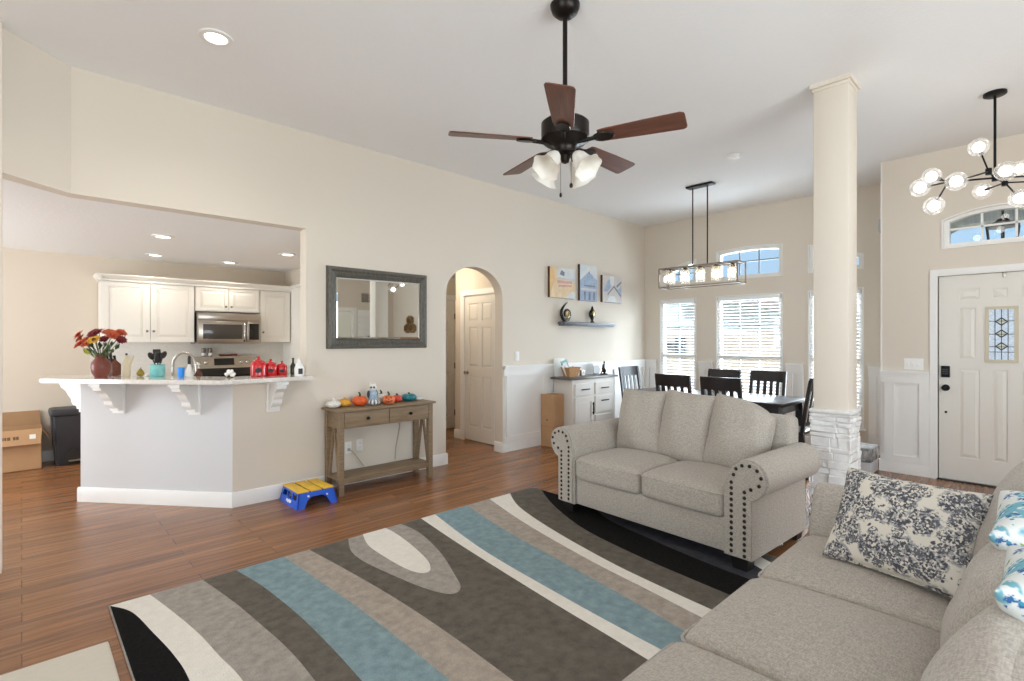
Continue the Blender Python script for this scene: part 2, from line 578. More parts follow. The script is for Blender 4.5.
def lathe(bm, prof, n=24, c=(0, 0, 0), mi=0, rip=None, mx=None):
    """profile [(r,z)]; rip(angle, t) multiplies the radius"""
    rings = []
    L = len(prof)
    for i, (r, z) in enumerate(prof):
        if r < 1e-6:
            rings.append([bm.verts.new((c[0], c[1], c[2] + z))])
        else:
            ring = []
            for k in range(n):
                a = 2 * PI * k / n
                q = r * (rip(a, i / (L - 1)) if rip else 1)
                ring.append(bm.verts.new((c[0] + q * math.cos(a), c[1] + q * math.sin(a), c[2] + z)))
            rings.append(ring)
    fs = []
    for a, b in zip(rings, rings[1:]):
        for k in range(n):
            k2 = (k + 1) % n
            if len(a) == 1 and len(b) == 1:
                continue
            if len(a) == 1:
                fs.append(bm.faces.new([a[0], b[k2], b[k]]))
            elif len(b) == 1:
                fs.append(bm.faces.new([a[k], a[k2], b[0]]))
            else:
                fs.append(bm.faces.new([a[k], a[k2], b[k2], b[k]]))
    for f in fs:
        f.material_index = mi
    bmesh.ops.recalc_face_normals(bm, faces=fs)
    if mx is not None:
        vs = list({v for ring in rings for v in ring})
        bmesh.ops.transform(bm, matrix=mx, verts=vs)
    return rings


def ball(bm, c, r, mi=0, u=20, v=12):
    rr = r if isinstance(r, (tuple, list)) else (r, r, r)
    bf = mark(bm)
    bmesh.ops.create_uvsphere(bm, u_segments=u, v_segments=v, radius=1.0, matrix=Matrix.Translation(c) @ Matrix.Diagonal((*rr, 1)))
    paint(bm, bf, mi)


def rbox(bm, size, r, n=10, deform=None, mx=None, mi=0):
    """rounded upholstery block centred on the origin"""
    hx, hy, hz = [s / 2 for s in size]
    vs = {}

    def V(p):
        k = (round(p[0], 5), round(p[1], 5), round(p[2], 5))
        if k not in vs:
            x, y, z = p[0] * hx, p[1] * hy, p[2] * hz
            q = Vector((max(-hx + r, min(hx - r, x)), max(-hy + r, min(hy - r, y)), max(-hz + r, min(hz - r, z))))
            d = Vector((x, y, z)) - q
            w = q + d.normalized() * r if d.length > 1e-9 else Vector((x, y, z))
            if deform:
                w = Vector(deform(w.x, w.y, w.z))
            if mx is not None:
                w = mx @ w
            vs[k] = bm.verts.new(w)
        return vs[k]
    # denser near the rims
    g = [math.sin(PI / 2 * (-1 + 2 * i / n)) for i in range(n + 1)]
    fs = []
    for ax in range(3):
        for sgn in (-1, 1):
            for i in range(n):
                for j in range(n):
                    q = []
                    for (a, b) in ((i, j), (i + 1, j), (i + 1, j + 1), (i, j + 1)):
                        p = [0, 0, 0]
                        p[ax] = sgn
                        p[(ax + 1) % 3] = g[a]
                        p[(ax + 2) % 3] = g[b]
                        q.append(V(p))
                    if len(set(q)) >= 3:
                        fs.append(bm.faces.new(q if sgn > 0 else q[::-1]))
    for f in fs:
        f.material_index = mi


def pillow(bm, w, h, t, n=22, ex=0.42, bow=0.07, mx=None, wob=0.0):
    """knife-edge cushion lying in the x,z plane, thickness on y"""
    grid = {}
    for s in (-1, 1):
        for i in range(n + 1):
            for j in range(n + 1):
                u = math.sin(PI / 2 * (-1 + 2 * i / n))
                v = math.sin(PI / 2 * (-1 + 2 * j / n))
                edge = i in (0, n) or j in (0, n)
                if edge and s == 1:
                    grid[s, i, j] = grid[-1, i, j]
                    continue
                x = w / 2 * u * (1 - bow * (1 - v * v))
                z = h / 2 * v * (1 - bow * (1 - u * u))
                y = s * t / 2 * (max(0, 1 - u * u) * max(0, 1 - v * v)) ** ex
                if wob:
                    y += wob * math.sin(5 * u + 2 * v) * (1 - u * u) + wob * 0.6 * math.sin(7 * v - 3 * u) * (1 - v * v)
                p = Vector((x, y, z))
                if mx is not None:
                    p = mx @ p
                grid[s, i, j] = bm.verts.new(p)
    fs = []
    for s in (-1, 1):
        for i in range(n):
            for j in range(n):
                q = [grid[s, i, j], grid[s, i + 1, j], grid[s, i + 1, j + 1], grid[s, i, j + 1]]
                fs.append(bm.faces.new(q if s < 0 else q[::-1]))
    bmesh.ops.recalc_face_normals(bm, faces=fs)


def fin(bm, name, mats, parent=None, loc=None, smooth=True, ang=38):
    me = bpy.data.meshes.new(name)
    bm.to_mesh(me)
    bm.free()
    for m in (mats if isinstance(mats, (list, tuple)) else [mats]):
        me.materials.append(M[m] if isinstance(m, str) else m)
    if smooth:
        me.shade_smooth()
        me.set_sharp_from_angle(angle=R(ang))
    o = bpy.data.objects.new(name, me)
    COL.objects.link(o)
    if parent is not None:
        o.parent = parent
    if loc:
        o.location = loc
    return o


def tag(o, label=None, cat=None, group=None, kind=None):
    if label:
        o['label'] = label
    if cat:
        o['category'] = cat
    if group:
        o['group'] = group
    if kind:
        o['kind'] = kind
    return o


def thing(name, label, cat, loc=(0, 0, 0), rz=0.0, group=None):
    o = bpy.data.objects.new(name, None)
    o.empty_display_size = 0.05
    COL.objects.link(o)
    o.location = loc
    o.rotation_euler = (0, 0, rz)
    return tag(o, label, cat, group)


def struct(bm, name, mats, parent=None, label=None, smooth=True):
    o = fin(bm, name, mats, parent, smooth=smooth)
    if parent is None:
        o['kind'] = 'structure'
        o['category'] = name.split('_')[0]
        o['label'] = label or name
    return o


def dup(root, loc, rz, label=None, group=None):
    r = root.copy()
    COL.objects.link(r)
    r.location = loc
    r.rotation_euler = (0, 0, rz)
    if label:
        r['label'] = label
    if group:
        r['group'] = group
    for ch in list(root.children):
        c = ch.copy()
        COL.objects.link(c)
        c.parent = r
        for g in list(ch.children):
            d = g.copy()
            COL.objects.link(d)
            d.parent = c
    return r


def arc(cx, cz, rx, rz, a0, a1, n):
    return [(cx + rx * math.cos(R(a0 + (a1 - a0) * i / n)), cz + rz * math.sin(R(a0 + (a1 - a0) * i / n))) for i in range(n + 1)]


FX = lambda x: ((x, 0, 0), (0, 1, 0), (0, 0, 1), (1, 0, 0))      # polygons in (y,z), extruded along x
FY = lambda y: ((0, y, 0), (1, 0, 0), (0, 0, 1), (0, 1, 0))      # polygons in (x,z), extruded along y
rect = lambda a0, a1, b0, b1: [(a0, b0), (a1, b0), (a1, b1), (a0, b1)]


def panel_slab(bm, x0, x1, z0, z1, y0, y1, panels, rise=0.006, inset=0.022, groove=0.008, frame=None):
    """door leaf in the (x,z) plane; front at y0 (towards -y), back at y1; panels are raised fields set in a groove"""
    fr = frame or FY(0)
    prism(bm, rect(x0, x1, z0, z1), y0 + groove, y1, fr)
    prism(bm, rect(x0, x1, z0, z1), y0, y0 + groove, fr, holes=[rect(*p) for p in panels])
    o, u, v, n = [Vector(q) for q in fr]
    for (a0, a1, b0, b1) in panels:
        i1, i2 = 0.006, inset
        A = [o + u * a + v * b + n * (y0 + groove) for a, b in rect(a0 + i1, a1 - i1, b0 + i1, b1 - i1)]
        B = [o + u * a + v * b + n * (y0 + groove - rise) for a, b in rect(a0 + i2, a1 - i2, b0 + i2, b1 - i2)]
        va = [bm.verts.new(p) for p in A]
        vb = [bm.verts.new(p) for p in B]
        fs = [bm.faces.new(vb)]
        for k in range(4):
            fs.append(bm.faces.new([va[k], va[(k + 1) % 4], vb[(k + 1) % 4], vb[k]]))
        bmesh.ops.recalc_face_normals(bm, faces=fs)
        if fs[0].normal.dot(n) > 0:
            bmesh.ops.reverse_faces(bm, faces=fs)


# ================================================================ THE SETTING
H = 3.32
WN = 4.742          # face of the long wall with the mirror
KC = 2.43           # kitchen ceiling

bm = NB()
prism(bm, [(-2.6, -2.6), (6.9, -2.6), (6.9, 1.2), (7.76, 1.2), (7.76, 4.9), (5.2, 4.9), (5.2, 6.8), (3.0, 6.8), (3.0, 8.2), (-2.6, 8.2)], -0.1, 0.0)
struct(bm, 'floor', 'floor', label='brown wood plank floor', smooth=False)
bm = NB()
prism(bm, [(-2.7, -2.7), (6.9, -2.7), (6.9, 1.2), (7.76, 1.2), (7.76, 4.9), (-2.7, 4.9)], H, H + 0.1)
struct(bm, 'ceiling', 'ceil', label='high white textured ceiling', smooth=False)
bm = NB()
prism(bm, [(-2.7, 4.47), (-0.185, 4.47), (-0.18, 4.54), (0.25, 4.882), (3.05, 4.882), (3.05, 8.2), (-2.7, 8.2)], KC, KC + 0.1)
struct(bm, 'ceiling_kitchen', 'ceil', label='lower white kitchen ceiling', smooth=False)
bm = NB()
prism(bm, rect(3.0, 5.3, 4.87, 6.8), KC, KC + 0.1)
struct(bm, 'ceiling_hall', 'ceil', label='white ceiling of the small hall', smooth=False)

# long wall: header over the kitchen, half wall return, arch, dining stretch
bm = NB()
outer = [(1.28, 0), (3.48, 0), (3.48, 1.93)] + arc(3.915, 1.93, 0.435, 0.345, 180, 0, 28)[1:-1] + [(4.35, 1.93), (4.35, 0), (7.76, 0), (7.76, H), (0.25, H), (0.25, KC), (1.897, KC), (1.897, 1.05), (1.28, 1.05)]
prism(bm, outer, 0, 0.14, FY(WN))
struct(bm, 'wall_north', 'wall', label='long cream wall with kitchen opening and arch', smooth=False)
# slanted header at the left end and the wall end it lands on
bm = NB()
prism(bm, [(0.25, WN), (-0.087, 4.44), (-0.18, 4.54), (0.25, WN + 0.14)], KC, H)
struct(bm, 'wall_header', 'wall', label='slanted cream header over the kitchen opening', smooth=False)
bm = NB()
prism(bm, rect(-2.7, -0.087, 4.36, 4.47), 0, H)
struct(bm, 'wall_nook', 'wall', label='cream wall end at the left edge', smooth=False)
# angled half wall of the bar
nin = Vector((0.773, 0.635, 0))
bm = NB()
prism(bm, [(1.28, WN), (0.372, 5.848), (0.465, 5.924), (1.337, 4.882)], 0, 1.05)
struct(bm, 'wall_bar', 'bar', label='pale grey half wall under the bar top', smooth=False)
# kitchen, hall and outer walls
bm = NB()
prism(bm, rect(-2.7, 3.0, 0, KC + 0.1), 0, 0.14, FY(8.05))
struct(bm, 'wall_kitchen', 'wall_kitchen', label='tan kitchen back wall', smooth=False)
bm = NB()
box(bm, 2.9, 3.02, 4.882, 8.05, 0, KC)
struct(bm, 'wall_pantry', 'wall_kitchen', label='kitchen side wall', smooth=False)
bm = NB()
prism(bm, [(4.882, 0), (5.075, 0), (5.075, 2.045), (5.755, 2.045), (5.755, 0), (5.95, 0), (5.95, KC), (4.882, KC)], 0, 0.12, FX(4.54))
box(bm, 4.60, 4.66, 5.075, 5.755, 0, 2.045)
struct(bm, 'wall_hall', 'wall', label='cream hall wall seen through the arch', smooth=False)
bm = NB()
prism(bm, rect(3.0, 5.3, 0, KC), 0, 0.12, FY(6.62))
struct(bm, 'wall_hall_back', 'wall', label='cream wall at the end of the hall', smooth=False)
bm = NB()
box(bm, 5.2, 5.3, 4.882, 6.62, 0, KC)
struct(bm, 'wall_hall_right', 'wall', label='hall side wall', smooth=False)

AC, AR, AZ = 3.04, 3.69, 2.75          # eyebrow arch over the three dining windows


def arch_z(y):
    return AZ - (AR - math.sqrt(AR * AR - (y - AC) ** 2))


WINS = [(3.84, 4.44), (2.585, 3.495), (1.64, 2.24)]
holes = []
for a, b in WINS:
    holes.append(rect(a, b, 0.30, 2.05))
    holes.append([(a, 2.31), (b, 2.31)] + [(b + (a - b) * i / 10, arch_z(b + (a - b) * i / 10)) for i in range(11)])
bm = NB()
prism(bm, rect(1.20, 4.882, 0, H), 0, 0.16, FX(7.60), holes=holes)
struct(bm, 'wall_east', 'wall', label='cream dining wall with three tall windows', smooth=False)
bm = NB()
box(bm, 6.72, 7.76, 1.16, 1.28, 0, H)
struct(bm, 'wall_return', 'wall', label='short return wall beside the entry', smooth=False)
TC, TR, TZ = 0.355, 1.02, 2.685


def tz(y, r=0.0):
    return TZ + r - (TR - math.sqrt(TR * TR - (y - TC) ** 2))


bm = NB()
tran = [(-0.05, 2.335), (0.76, 2.335)] + [(0.76 - 0.81 * i / 14, tz(0.76 - 0.81 * i / 14)) for i in range(15)]
prism(bm, [(-2.6, 0), (-0.115, 0), (-0.115, 2.055), (0.805, 2.055), (0.805, 0), (1.16, 0), (1.16, H), (-2.6, H)], 0, 0.15, FX(6.72), holes=[tran])
struct(bm, 'wall_entry', 'wall', label='cream entry wall with the front door', smooth=False)
bm = NB()
prism(bm, [(-2.6, 0), (-2.6, H), (4.36, H), (4.36, 0), (2.05, 0), (2.05, 2.35), (-1.25, 2.35), (-1.25, 0)], -0.12, 0, FX(-2.6))
prism(bm, [(4.47, 0), (8.05, 0), (8.05, KC), (4.47, KC)], -0.12, 0, FX(-2.6), holes=[rect(5.4, 7.4, 0.3, 2.2)])
struct(bm, 'wall_west', 'wall', label='cream wall behind the camera with patio opening', smooth=False)
bm = NB()
prism(bm, [(-2.6, 0), (4.64, 0), (4.64, 2.12), (5.62, 2.12), (5.62, 0), (6.87, 0), (6.87, H), (-2.6, H)], -0.12, 0, FY(-2.6), holes=[rect(-0.2, 3.8, 0.5, 2.5)])
box(bm, 3.8, 7.4, -3.9, -3.8, 0, 3.3)
struct(bm, 'wall_south', 'wall', label='cream wall opposite the mirror', smooth=False)

# ---- baseboards
BP = [(0, 0), (0.016, 0), (0.016, 0.105), (0.010, 0.122), (0, 0.125)]


def baseboard(bm, p, q, prof=BP, z=0):
    """runs from p to q with the room on the left-hand side"""
    p, q = Vector((*p, z)), Vector((*q, z))
    d = (q - p)
    L = d.length
    d.normalize()
    nrm = Vector((-d.y, d.x, 0))
    prism(bm, prof, 0, L, (p, nrm, Vector((0, 0, 1)), d))


bm = NB()
baseboard(bm, (3.496, WN), (1.27, WN))
baseboard(bm, (7.6, WN), (4.335, WN))
baseboard(bm, (4.35, WN - 0.016), (4.35, WN + 0.14))
struct(bm, 'baseboard_north', 'trim', label='white baseboard along the mirror wall')
bm = NB()
baseboard(bm, (1.283, WN - 0.004), (0.36, 5.858))
baseboard(bm, (0.372, 5.84), (0.472, 5.92))
struct(bm, 'baseboard_bar', 'trim', label='white baseboard of the half wall')
bm = NB()
baseboard(bm, (2.9, 8.05), (-2.6, 8.05))
struct(bm, 'baseboard_kitchen', 'trim', label='white baseboard of the kitchen back wall')
bm = NB()
baseboard(bm, (4.54, 4.884), (4.54, 5.008))
baseboard(bm, (4.54, 5.822), (4.54, 5.966))
baseboard(bm, (5.2, 6.62), (5.10, 6.62))
struct(bm, 'baseboard_hall', 'trim', label='white baseboard of the hall')
bm = NB()
baseboard(bm, (7.6, 1.28), (7.6, WN))
struct(bm, 'baseboard_east', 'trim', label='white baseboard under the dining windows')
bm = NB()
baseboard(bm, (6.72, 0.866), (6.72, 1.296))
baseboard(bm, (6.72, 1.28), (7.6, 1.28))
struct(bm, 'baseboard_entry', 'trim', label='white baseboard beside the front door')

# ---- wainscot: painted field, stiles, rail with a projecting cap
RZ = 1.06


def wains(bm, a0, a1, frame, stiles, cap=True, sw=0.075):
    # frame: third axis points into the room
    prism(bm, rect(a0, a1, 0.12, RZ), 0.0, 0.006, frame)
    prism(bm, rect(a0, a1, RZ - 0.105, RZ), 0.006, 0.032, frame)
    prism(bm, rect(a0, a1, 0.12, 0.19), 0.006, 0.022, frame)
    for s in stiles:
        prism(bm, rect(s, s + sw, 0.19, RZ - 0.105), 0.006, 0.028, frame)
    if cap:
        prism(bm, rect(a0, a1, RZ, RZ + 0.022), 0, 0.055, frame)
        prism(bm, rect(a0, a1, RZ - 0.02, RZ), 0, 0.043, frame)


bm = NB()
wains(bm, 4.352, 7.598, ((0, WN, 0), (1, 0, 0), (0, 0, 1), (0, -1, 0)), [4.40, 5.10, 5.9, 6.7, 7.5])
struct(bm, 'trim_north', 'trim', label='white wainscot on the long wall')
bm = NB()
fr = ((7.60, 0, 0), (0, 1, 0), (0, 0, 1), (-1, 0, 0))
wains(bm, 1.285, 1.575, fr, [1.29, 1.49])
wains(bm, 2.305, 2.52, fr, [2.31, 2.44])
wains(bm, 3.56, 3.775, fr, [3.565, 3.695])
wains(bm, 4.505, 4.72, fr, [4.51, 4.64])
struct(bm, 'trim_east', 'trim', label='white wainscot between the dining windows')
bm = NB()
wains(bm, 0.866, 1.282, ((6.72, 0, 0), (0, 1, 0), (0, 0, 1), (-1, 0, 0)), [1.165, 0.866], sw=0.085)
box(bm, 6.715, 6.735, 1.27, 1.283, RZ, H)
struct(bm, 'trim_entry', 'trim', label='white wainscot beside the front door')


# ---- windows of the dining wall
def window(n, a, b):
    w = bpy.data.objects.new('window_%d' % n, None)
    COL.objects.link(w)
    tag(w, ('narrow window beside the corner', 'wide middle dining window', 'narrow window behind the pillar')[n - 1], 'window', kind='structure')
    X = 7.60
    bm = NB()
    z0, z1 = 0.30, 2.05
    t = 0.042
    prism(bm, rect(a, b, z0, z1), 0.02, 0.10, FX(X), holes=[rect(a + t, b - t, z0 + t, z1 - t)])
    mid = 1.16
    prism(bm, rect(a + t, b - t, mid - 0.03, mid + 0.03), 0.02, 0.08, FX(X))
    top = [(a + (b - a) * i / 10, arch_z(a + (b - a) * i / 10)) for i in range(11)]
    o = [(b, 2.31), (a, 2.31)] + top
    inn = [(b - t, 2.31 + t), (a + t, 2.31 + t)] + [(min(max(y, a + t), b - t), z - t) for y, z in top]
    prism(bm, o, 0.02, 0.10, FX(X), holes=[inn])
    # slim casing on the wall face
    prism(bm, rect(a - 0.016, b + 0.016, z0 - 0.016, z1 + 0.016), -0.006, 0.0, FX(X), holes=[rect(a, b, z0, z1)])
    o2 = [(b + 0.014, 2.296), (a - 0.014, 2.296)] + [(a - 0.014 + (b - a + 0.028) * i / 10, arch_z(a - 0.014 + (b - a + 0.028) * i / 10) + 0.014) for i in range(11)]
    prism(bm, o2, -0.006, 0.0, FX(X), holes=[o])
    fin(bm, 'window_frame', 'trim', w, smooth=False)
    bm = NB()
    k = 3 if b - a > 0.8 else 2
    for i in range(1, k):
        y = a + t + (b - a - 2 * t) * i / k
        box(bm, X + 0.048, X + 0.066, y - 0.009, y + 0.009, z0 + t, z1 - t)
        box(bm, X + 0.048, X + 0.066, y - 0.009, y + 0.009, 2.31 + t, arch_z(y) - t)
    for z in (mid + 0.45, mid - 0.42):
        box(bm, X + 0.048, X + 0.066, a + t, b - t, z - 0.009, z + 0.009)
    zt = 2.31 + 0.55 * (arch_z((a + b) / 2) - 2.31)
    box(bm, X + 0.048, X + 0.066, a + t, b - t, zt - 0.009, zt + 0.009)
    fin(bm, 'muntins', 'muntin', w, smooth=False)
    bm = NB()
    box(bm, X + 0.055, X + 0.059, a + t, b - t, z0 + t, z1 - t)
    prism(bm, inn, 0.055, 0.059, FX(X))
    fin(bm, 'window_pane', 'pane', w, smooth=False)
    bm = NB()
    box(bm, X - 0.04, X + 0.03, a - 0.045, b + 0.045, z0 - 0.025, z0, 0.005)
    fin(bm, 'window_sill', 'trim', w)


for i, (a, b) in enumerate(WINS):
    window(i + 1, a, b)

# ---- front door, casing, transom
d1 = bpy.data.objects.new('door_1', None)
COL.objects.link(d1)
tag(d1, 'white panelled front door with small leaded glass', 'door', kind='structure')
fd = ((6.745, 0, 0), (0, 1, 0), (0, 0, 1), (1, 0, 0))
bm = NB()
pans = []
for (a0, a1) in ((0.49, 0.645), (0.05, 0.205)):
    pans += [(a0, a1, 1.80, 1.915), (a0 + 0.03 if a0 > 0.3 else a0, a1 if a0 > 0.3 else a1 - 0.03, 1.215, 1.725), (a0, a1, 0.24, 1.12)]
pans += [(0.295, 0.40, 1.80, 1.90), (0.295, 0.40, 0.24, 1.12)]
panel_slab(bm, -0.11, 0.80, 0.012, 2.045, 0.0, 0.045, pans, frame=fd, inset=0.035, rise=0.010, groove=0.013)
fin(bm, 'door_leaf', 'door', d1, smooth=False)
bm = NB()
g0, g1, gz0, gz1 = 0.222, 0.452, 1.19, 1.725
prism(bm, rect(g0, g1, gz0, gz1), -0.014, 0.0, fd, holes=[rect(g0 + 0.028, g1 - 0.028, gz0 + 0.028, gz1 - 0.028)])
fin(bm, 'glass_frame', 'goldtrim', d1, smooth=False)
bm = NB()
prism(bm, rect(g0 + 0.025, g1 - 0.025, gz0 + 0.025, gz1 - 0.025), -0.006, -0.002, fd)
fin(bm, 'glass_pane', mat('glass_with_daylight_glow', (206, 218, 230), 0.2, rgb2=(150, 168, 190), vscale=60, emit=(206, 224, 246), estr=0.12), d1, smooth=False)  # opaque pane, emission added for the daylight behind it
bm = NB()
gc = (g0 + g1) / 2
for y in (gc - 0.045, gc, gc + 0.045):
    prism(bm, rect(y - 0.003, y + 0.003, gz0 + 0.028, gz1 - 0.028), -0.009, -0.005, fd)
for z in (1.29, 1.34, 1.46, 1.585):
    prism(bm, rect(g0 + 0.028, g1 - 0.028, z - 0.003, z + 0.003), -0.009, -0.005, fd)
for z in (1.345, 1.465, 1.58):
    prism(bm, [(gc - 0.048, z), (gc, z - 0.042), (gc + 0.048, z), (gc, z + 0.042)], -0.010, -0.006, fd, holes=[[(gc - 0.033, z), (gc, z - 0.028), (gc + 0.033, z), (gc, z + 0.028)]])
fin(bm, 'lead_came', 'lead', d1, smooth=False)
bm = NB()
for z in (1.345, 1.465, 1.58):
    prism(bm, [(gc - 0.034, z), (gc, z - 0.029), (gc + 0.034, z), (gc, z + 0.029)], -0.008, -0.005, fd)
fin(bm, 'diamond_glass', 'amber', d1, smooth=False)
bm = NB()
box(bm, 6.722, 6.747, 0.712, 0.780, 1.03, 1.145, 0.006)
for i in range(3):
    for j in range(3):
        box(bm, 6.719, 6.724, 0.728 + j * 0.015, 0.738 + j * 0.015, 1.06 + i * 0.02, 1.073 + i * 0.02, mi=1)
fin(bm, 'keypad_lock', ['black', 'bin'], d1)
bm = NB()
lathe(bm, [(0, 0), (0.033, 0), (0.033, 0.006), (0.014, 0.012), (0.012, 0.03), (0.028, 0.042), (0.03, 0.055), (0.02, 0.066), (0, 0.068)], 20,
      mx=Matrix.Translation((6.747, 0.745, 0.925)) @ Matrix.Rotation(R(-90), 4, 'Y'))
fin(bm, 'door_knob', 'black', d1)
bm = NB()
lathe(bm, [(0, 0), (0.012, 0), (0.011, 0.005), (0, 0.006)], 14, mx=Matrix.Translation((6.747, 0.744, 0.68)) @ Matrix.Rotation(R(-90), 4, 'Y'))
fin(bm, 'door_bolt', 'black', d1)
bm = NB()
box(bm, 6.735, 6.747, 0.305, 0.33, 2.0, 2.05, 0.003)
fin(bm, 'door_catch', 'steel', d1)
bm = NB()
box(bm, 6.70, 6.93, -0.12, 0.81, -0.02, 0.012)
fin(bm, 'threshold', 'espresso', d1)
bm = NB()
prism(bm, [(0.815, 0), (0.815, 2.065), (-0.125, 2.065), (-0.125, 0), (-0.18, 0), (-0.18, 2.115), (0.865, 2.115), (0.865, 0)], -0.02, 0.0, FX(6.72))
prism(bm, [(0.805, 0), (0.805, 2.05), (-0.115, 2.05), (-0.115, 0), (-0.13, 0), (-0.13, 2.075), (0.82, 2.075), (0.82, 0)], -0.012, 0.05, FX(6.72))
struct(bm, 'trim_1', 'trim', label='white casing of the front door', smooth=False)
w4 = bpy.data.objects.new('window_4', None)
COL.objects.link(w4)
tag(w4, 'arched transom window over the front door', 'window', kind='structure')
bm = NB()
inn = [(-0.005, 2.37), (0.715, 2.37)] + [(0.715 - 0.72 * i / 14, tz(0.715 - 0.72 * i / 14, -0.035)) for i in range(15)]
prism(bm, tran, 0.02, 0.10, FX(6.72), holes=[inn])
o2 = [(-0.065, 2.32), (0.775, 2.32)] + [(0.775 - 0.84 * i / 14, tz(0.775 - 0.84 * i / 14, 0.014)) for i in range(15)]
prism(bm, o2, -0.012, 0.0, FX(6.72), holes=[tran])
fin(bm, 'window_frame', 'trim', w4, smooth=False)
bm = NB()
for y in (0.475, 0.235):
    box(bm, 6.765, 6.785, y - 0.009, y + 0.009, 2.38, tz(y, -0.04))
box(bm, 6.765, 6.785, -0.005, 0.715, 2.505, 2.523)
fin(bm, 'muntins', 'trim', w4, smooth=False)
bm = NB()
prism(bm, inn, 0.05, 0.054, FX(6.72))
fin(bm, 'window_pane', 'pane', w4, smooth=False)


# ---- hall doors
def six_panel(name, label, frame, w, h, knob_at, hinge_at):
    d = bpy.data.objects.new(name, None)
    COL.objects.link(d)
    tag(d, label, 'door', kind='structure')
    bm = NB()
    c = w / 2
    pn = []
    for (a0, a1) in ((0.09, c - 0.04), (c + 0.04, w - 0.09)):
        pn += [(a0, a1, h - 0.36, h - 0.12), (a0, a1, h - 1.0, h - 0.45), (a0, a1, 0.2, h - 1.13)]
    panel_slab(bm, 0, w, 0.01, h, 0.0, 0.04, pn, frame=frame, inset=0.032, groove=0.014, rise=0.011)
    fin(bm, 'door_leaf', 'door', d, smooth=False)
    o, u, v, n = [Vector(q) for q in frame]
    bm = NB()
    mx = Matrix.Translation(o + u * knob_at + v * 0.95) @ n.to_track_quat('-Z', 'Y').to_matrix().to_4x4()
    lathe(bm, [(0, -0.01), (0.028, -0.01), (0.028, 0.004), (0.011, 0.01), (0.011, 0.03), (0.026, 0.04), (0.026, 0.052), (0, 0.062)], 18, mx=mx)
    fin(bm, 'door_knob', 'chrome', d)
    for z in (0.25, 1.0, h - 0.25):
        bm = NB()
        p = o + u * hinge_at + v * z - n * 0.004
        tube(bm, [p - v * 0.045, p + v * 0.045], 0.007, 8)
        fin(bm, 'hinge', 'bronze', d)
    return d


f2 = ((4.548, 5.748, 0), (0, -1, 0), (0, 0, 1), (1, 0, 0))
six_panel('door_2', 'white six-panel door just inside the arch', f2, 0.666, 2.035, 0.06, 0.662)
bm = NB()
prism(bm, [(5.09, 0), (5.09, 2.03), (5.74, 2.03), (5.74, 0), (5.82, 0), (5.82, 2.105), (5.01, 2.105), (5.01, 0)], -0.018, 0.0, FX(4.54))
struct(bm, 'trim_2', 'trim', label='white casing of the hall door', smooth=False)
f3 = ((4.34, 6.60, 0), (1, 0, 0), (0, 0, 1), (0, 1, 0))
six_panel('door_3', 'second panelled door at the end of the hall', f3, 0.68, 2.035, 0.06, 0.675)
bm = NB()
prism(bm, [(4.33, 0), (4.33, 2.045), (5.03, 2.045), (5.03, 0), (5.10, 0), (5.10, 2.12), (4.26, 2.12), (4.26, 0)], 0.0, 0.03, FY(6.59))
struct(bm, 'trim_3', 'trim', label='white casing of the far hall door', smooth=False)

# ---- pillar with stone base
pil = bpy.data.objects.new('pillar', None)
COL.objects.link(pil)
tag(pil, 'square cream pillar on a white stacked stone base', 'pillar', kind='structure')
px0, px1, py0, py1 = 4.32, 4.556, 1.017, 1.247
bm = NB()
box(bm, px0, px1, py0, py1, 0.85, H, 0.008)
fin(bm, 'shaft', 'wall', pil)
bm = NB()
box(bm, px0 - 0.018, px1 + 0.018, py0 - 0.018, py1 + 0.018, H - 0.03, H)
box(bm, px0 - 0.008, px1 + 0.008, py0 - 0.008, py1 + 0.008, H - 0.055, H - 0.03, 0.004)
fin(bm, 'crown', 'wall', pil)
bm = NB()
box(bm, px0 - 0.022, px1 + 0.022, py0 - 0.022, py1 + 0.022, 0.862, 0.89, 0.008)
fin(bm, 'base_cap', 'stone', pil)
bm = NB()
rnd = random.Random(3)
box(bm, px0 - 0.003, px1 + 0.003, py0 - 0.003, py1 + 0.003, 0, 0.862)
z = 0.0
while z < 0.85:
    hh = min(rnd.choice((0.035, 0.045, 0.06, 0.075)), 0.855 - z)
    for side in range(4):
        a0, a1 = (py0 - 0.015, py1 + 0.015) if side < 2 else (px0 - 0.015, px1 + 0.015)
        cuts = sorted([a0, a1] + [a0 + (a1 - a0) * rnd.uniform(0.25, 0.75) for _ in range(rnd.choice((1, 1, 2)))])
        for c0, c1 in zip(cuts, cuts[1:]):
            t = rnd.uniform(0.008, 0.026)
            zz0, zz1 = z + 0.001, z + hh - 0.001
            if side == 0:
                e = (px0 - t, px0, c0, c1)
            elif side == 1:
                e = (px1, px1 + t, c0, c1)
            elif side == 2:
                e = (c0, c1, py0 - t, py0)
            else:
                e = (c0, c1, py1, py1 + t)
            box(bm, e[0], e[1], e[2], e[3], zz0, zz1, 0.006, 1)
    z += hh
for v in bm.verts:
    v.co += Vector((rnd.uniform(-1, 1), rnd.uniform(-1, 1), rnd.uniform(-1, 1))) * 0.0045
fin(bm, 'stone_base', 'stone', pil, smooth=False)

# ================================================================ UPHOLSTERY
ARM_W = 0.17


def arm_profile():
    pts = [(0, 0.08), (0, 0.50)]
    pts += [(0.15 + 0.117 * math.cos(R(a)), 0.56 + 0.117 * math.sin(R(a))) for a in range(165, -76, -10)]
    pts += [(ARM_W, 0.44), (ARM_W, 0.08)]
    return pts


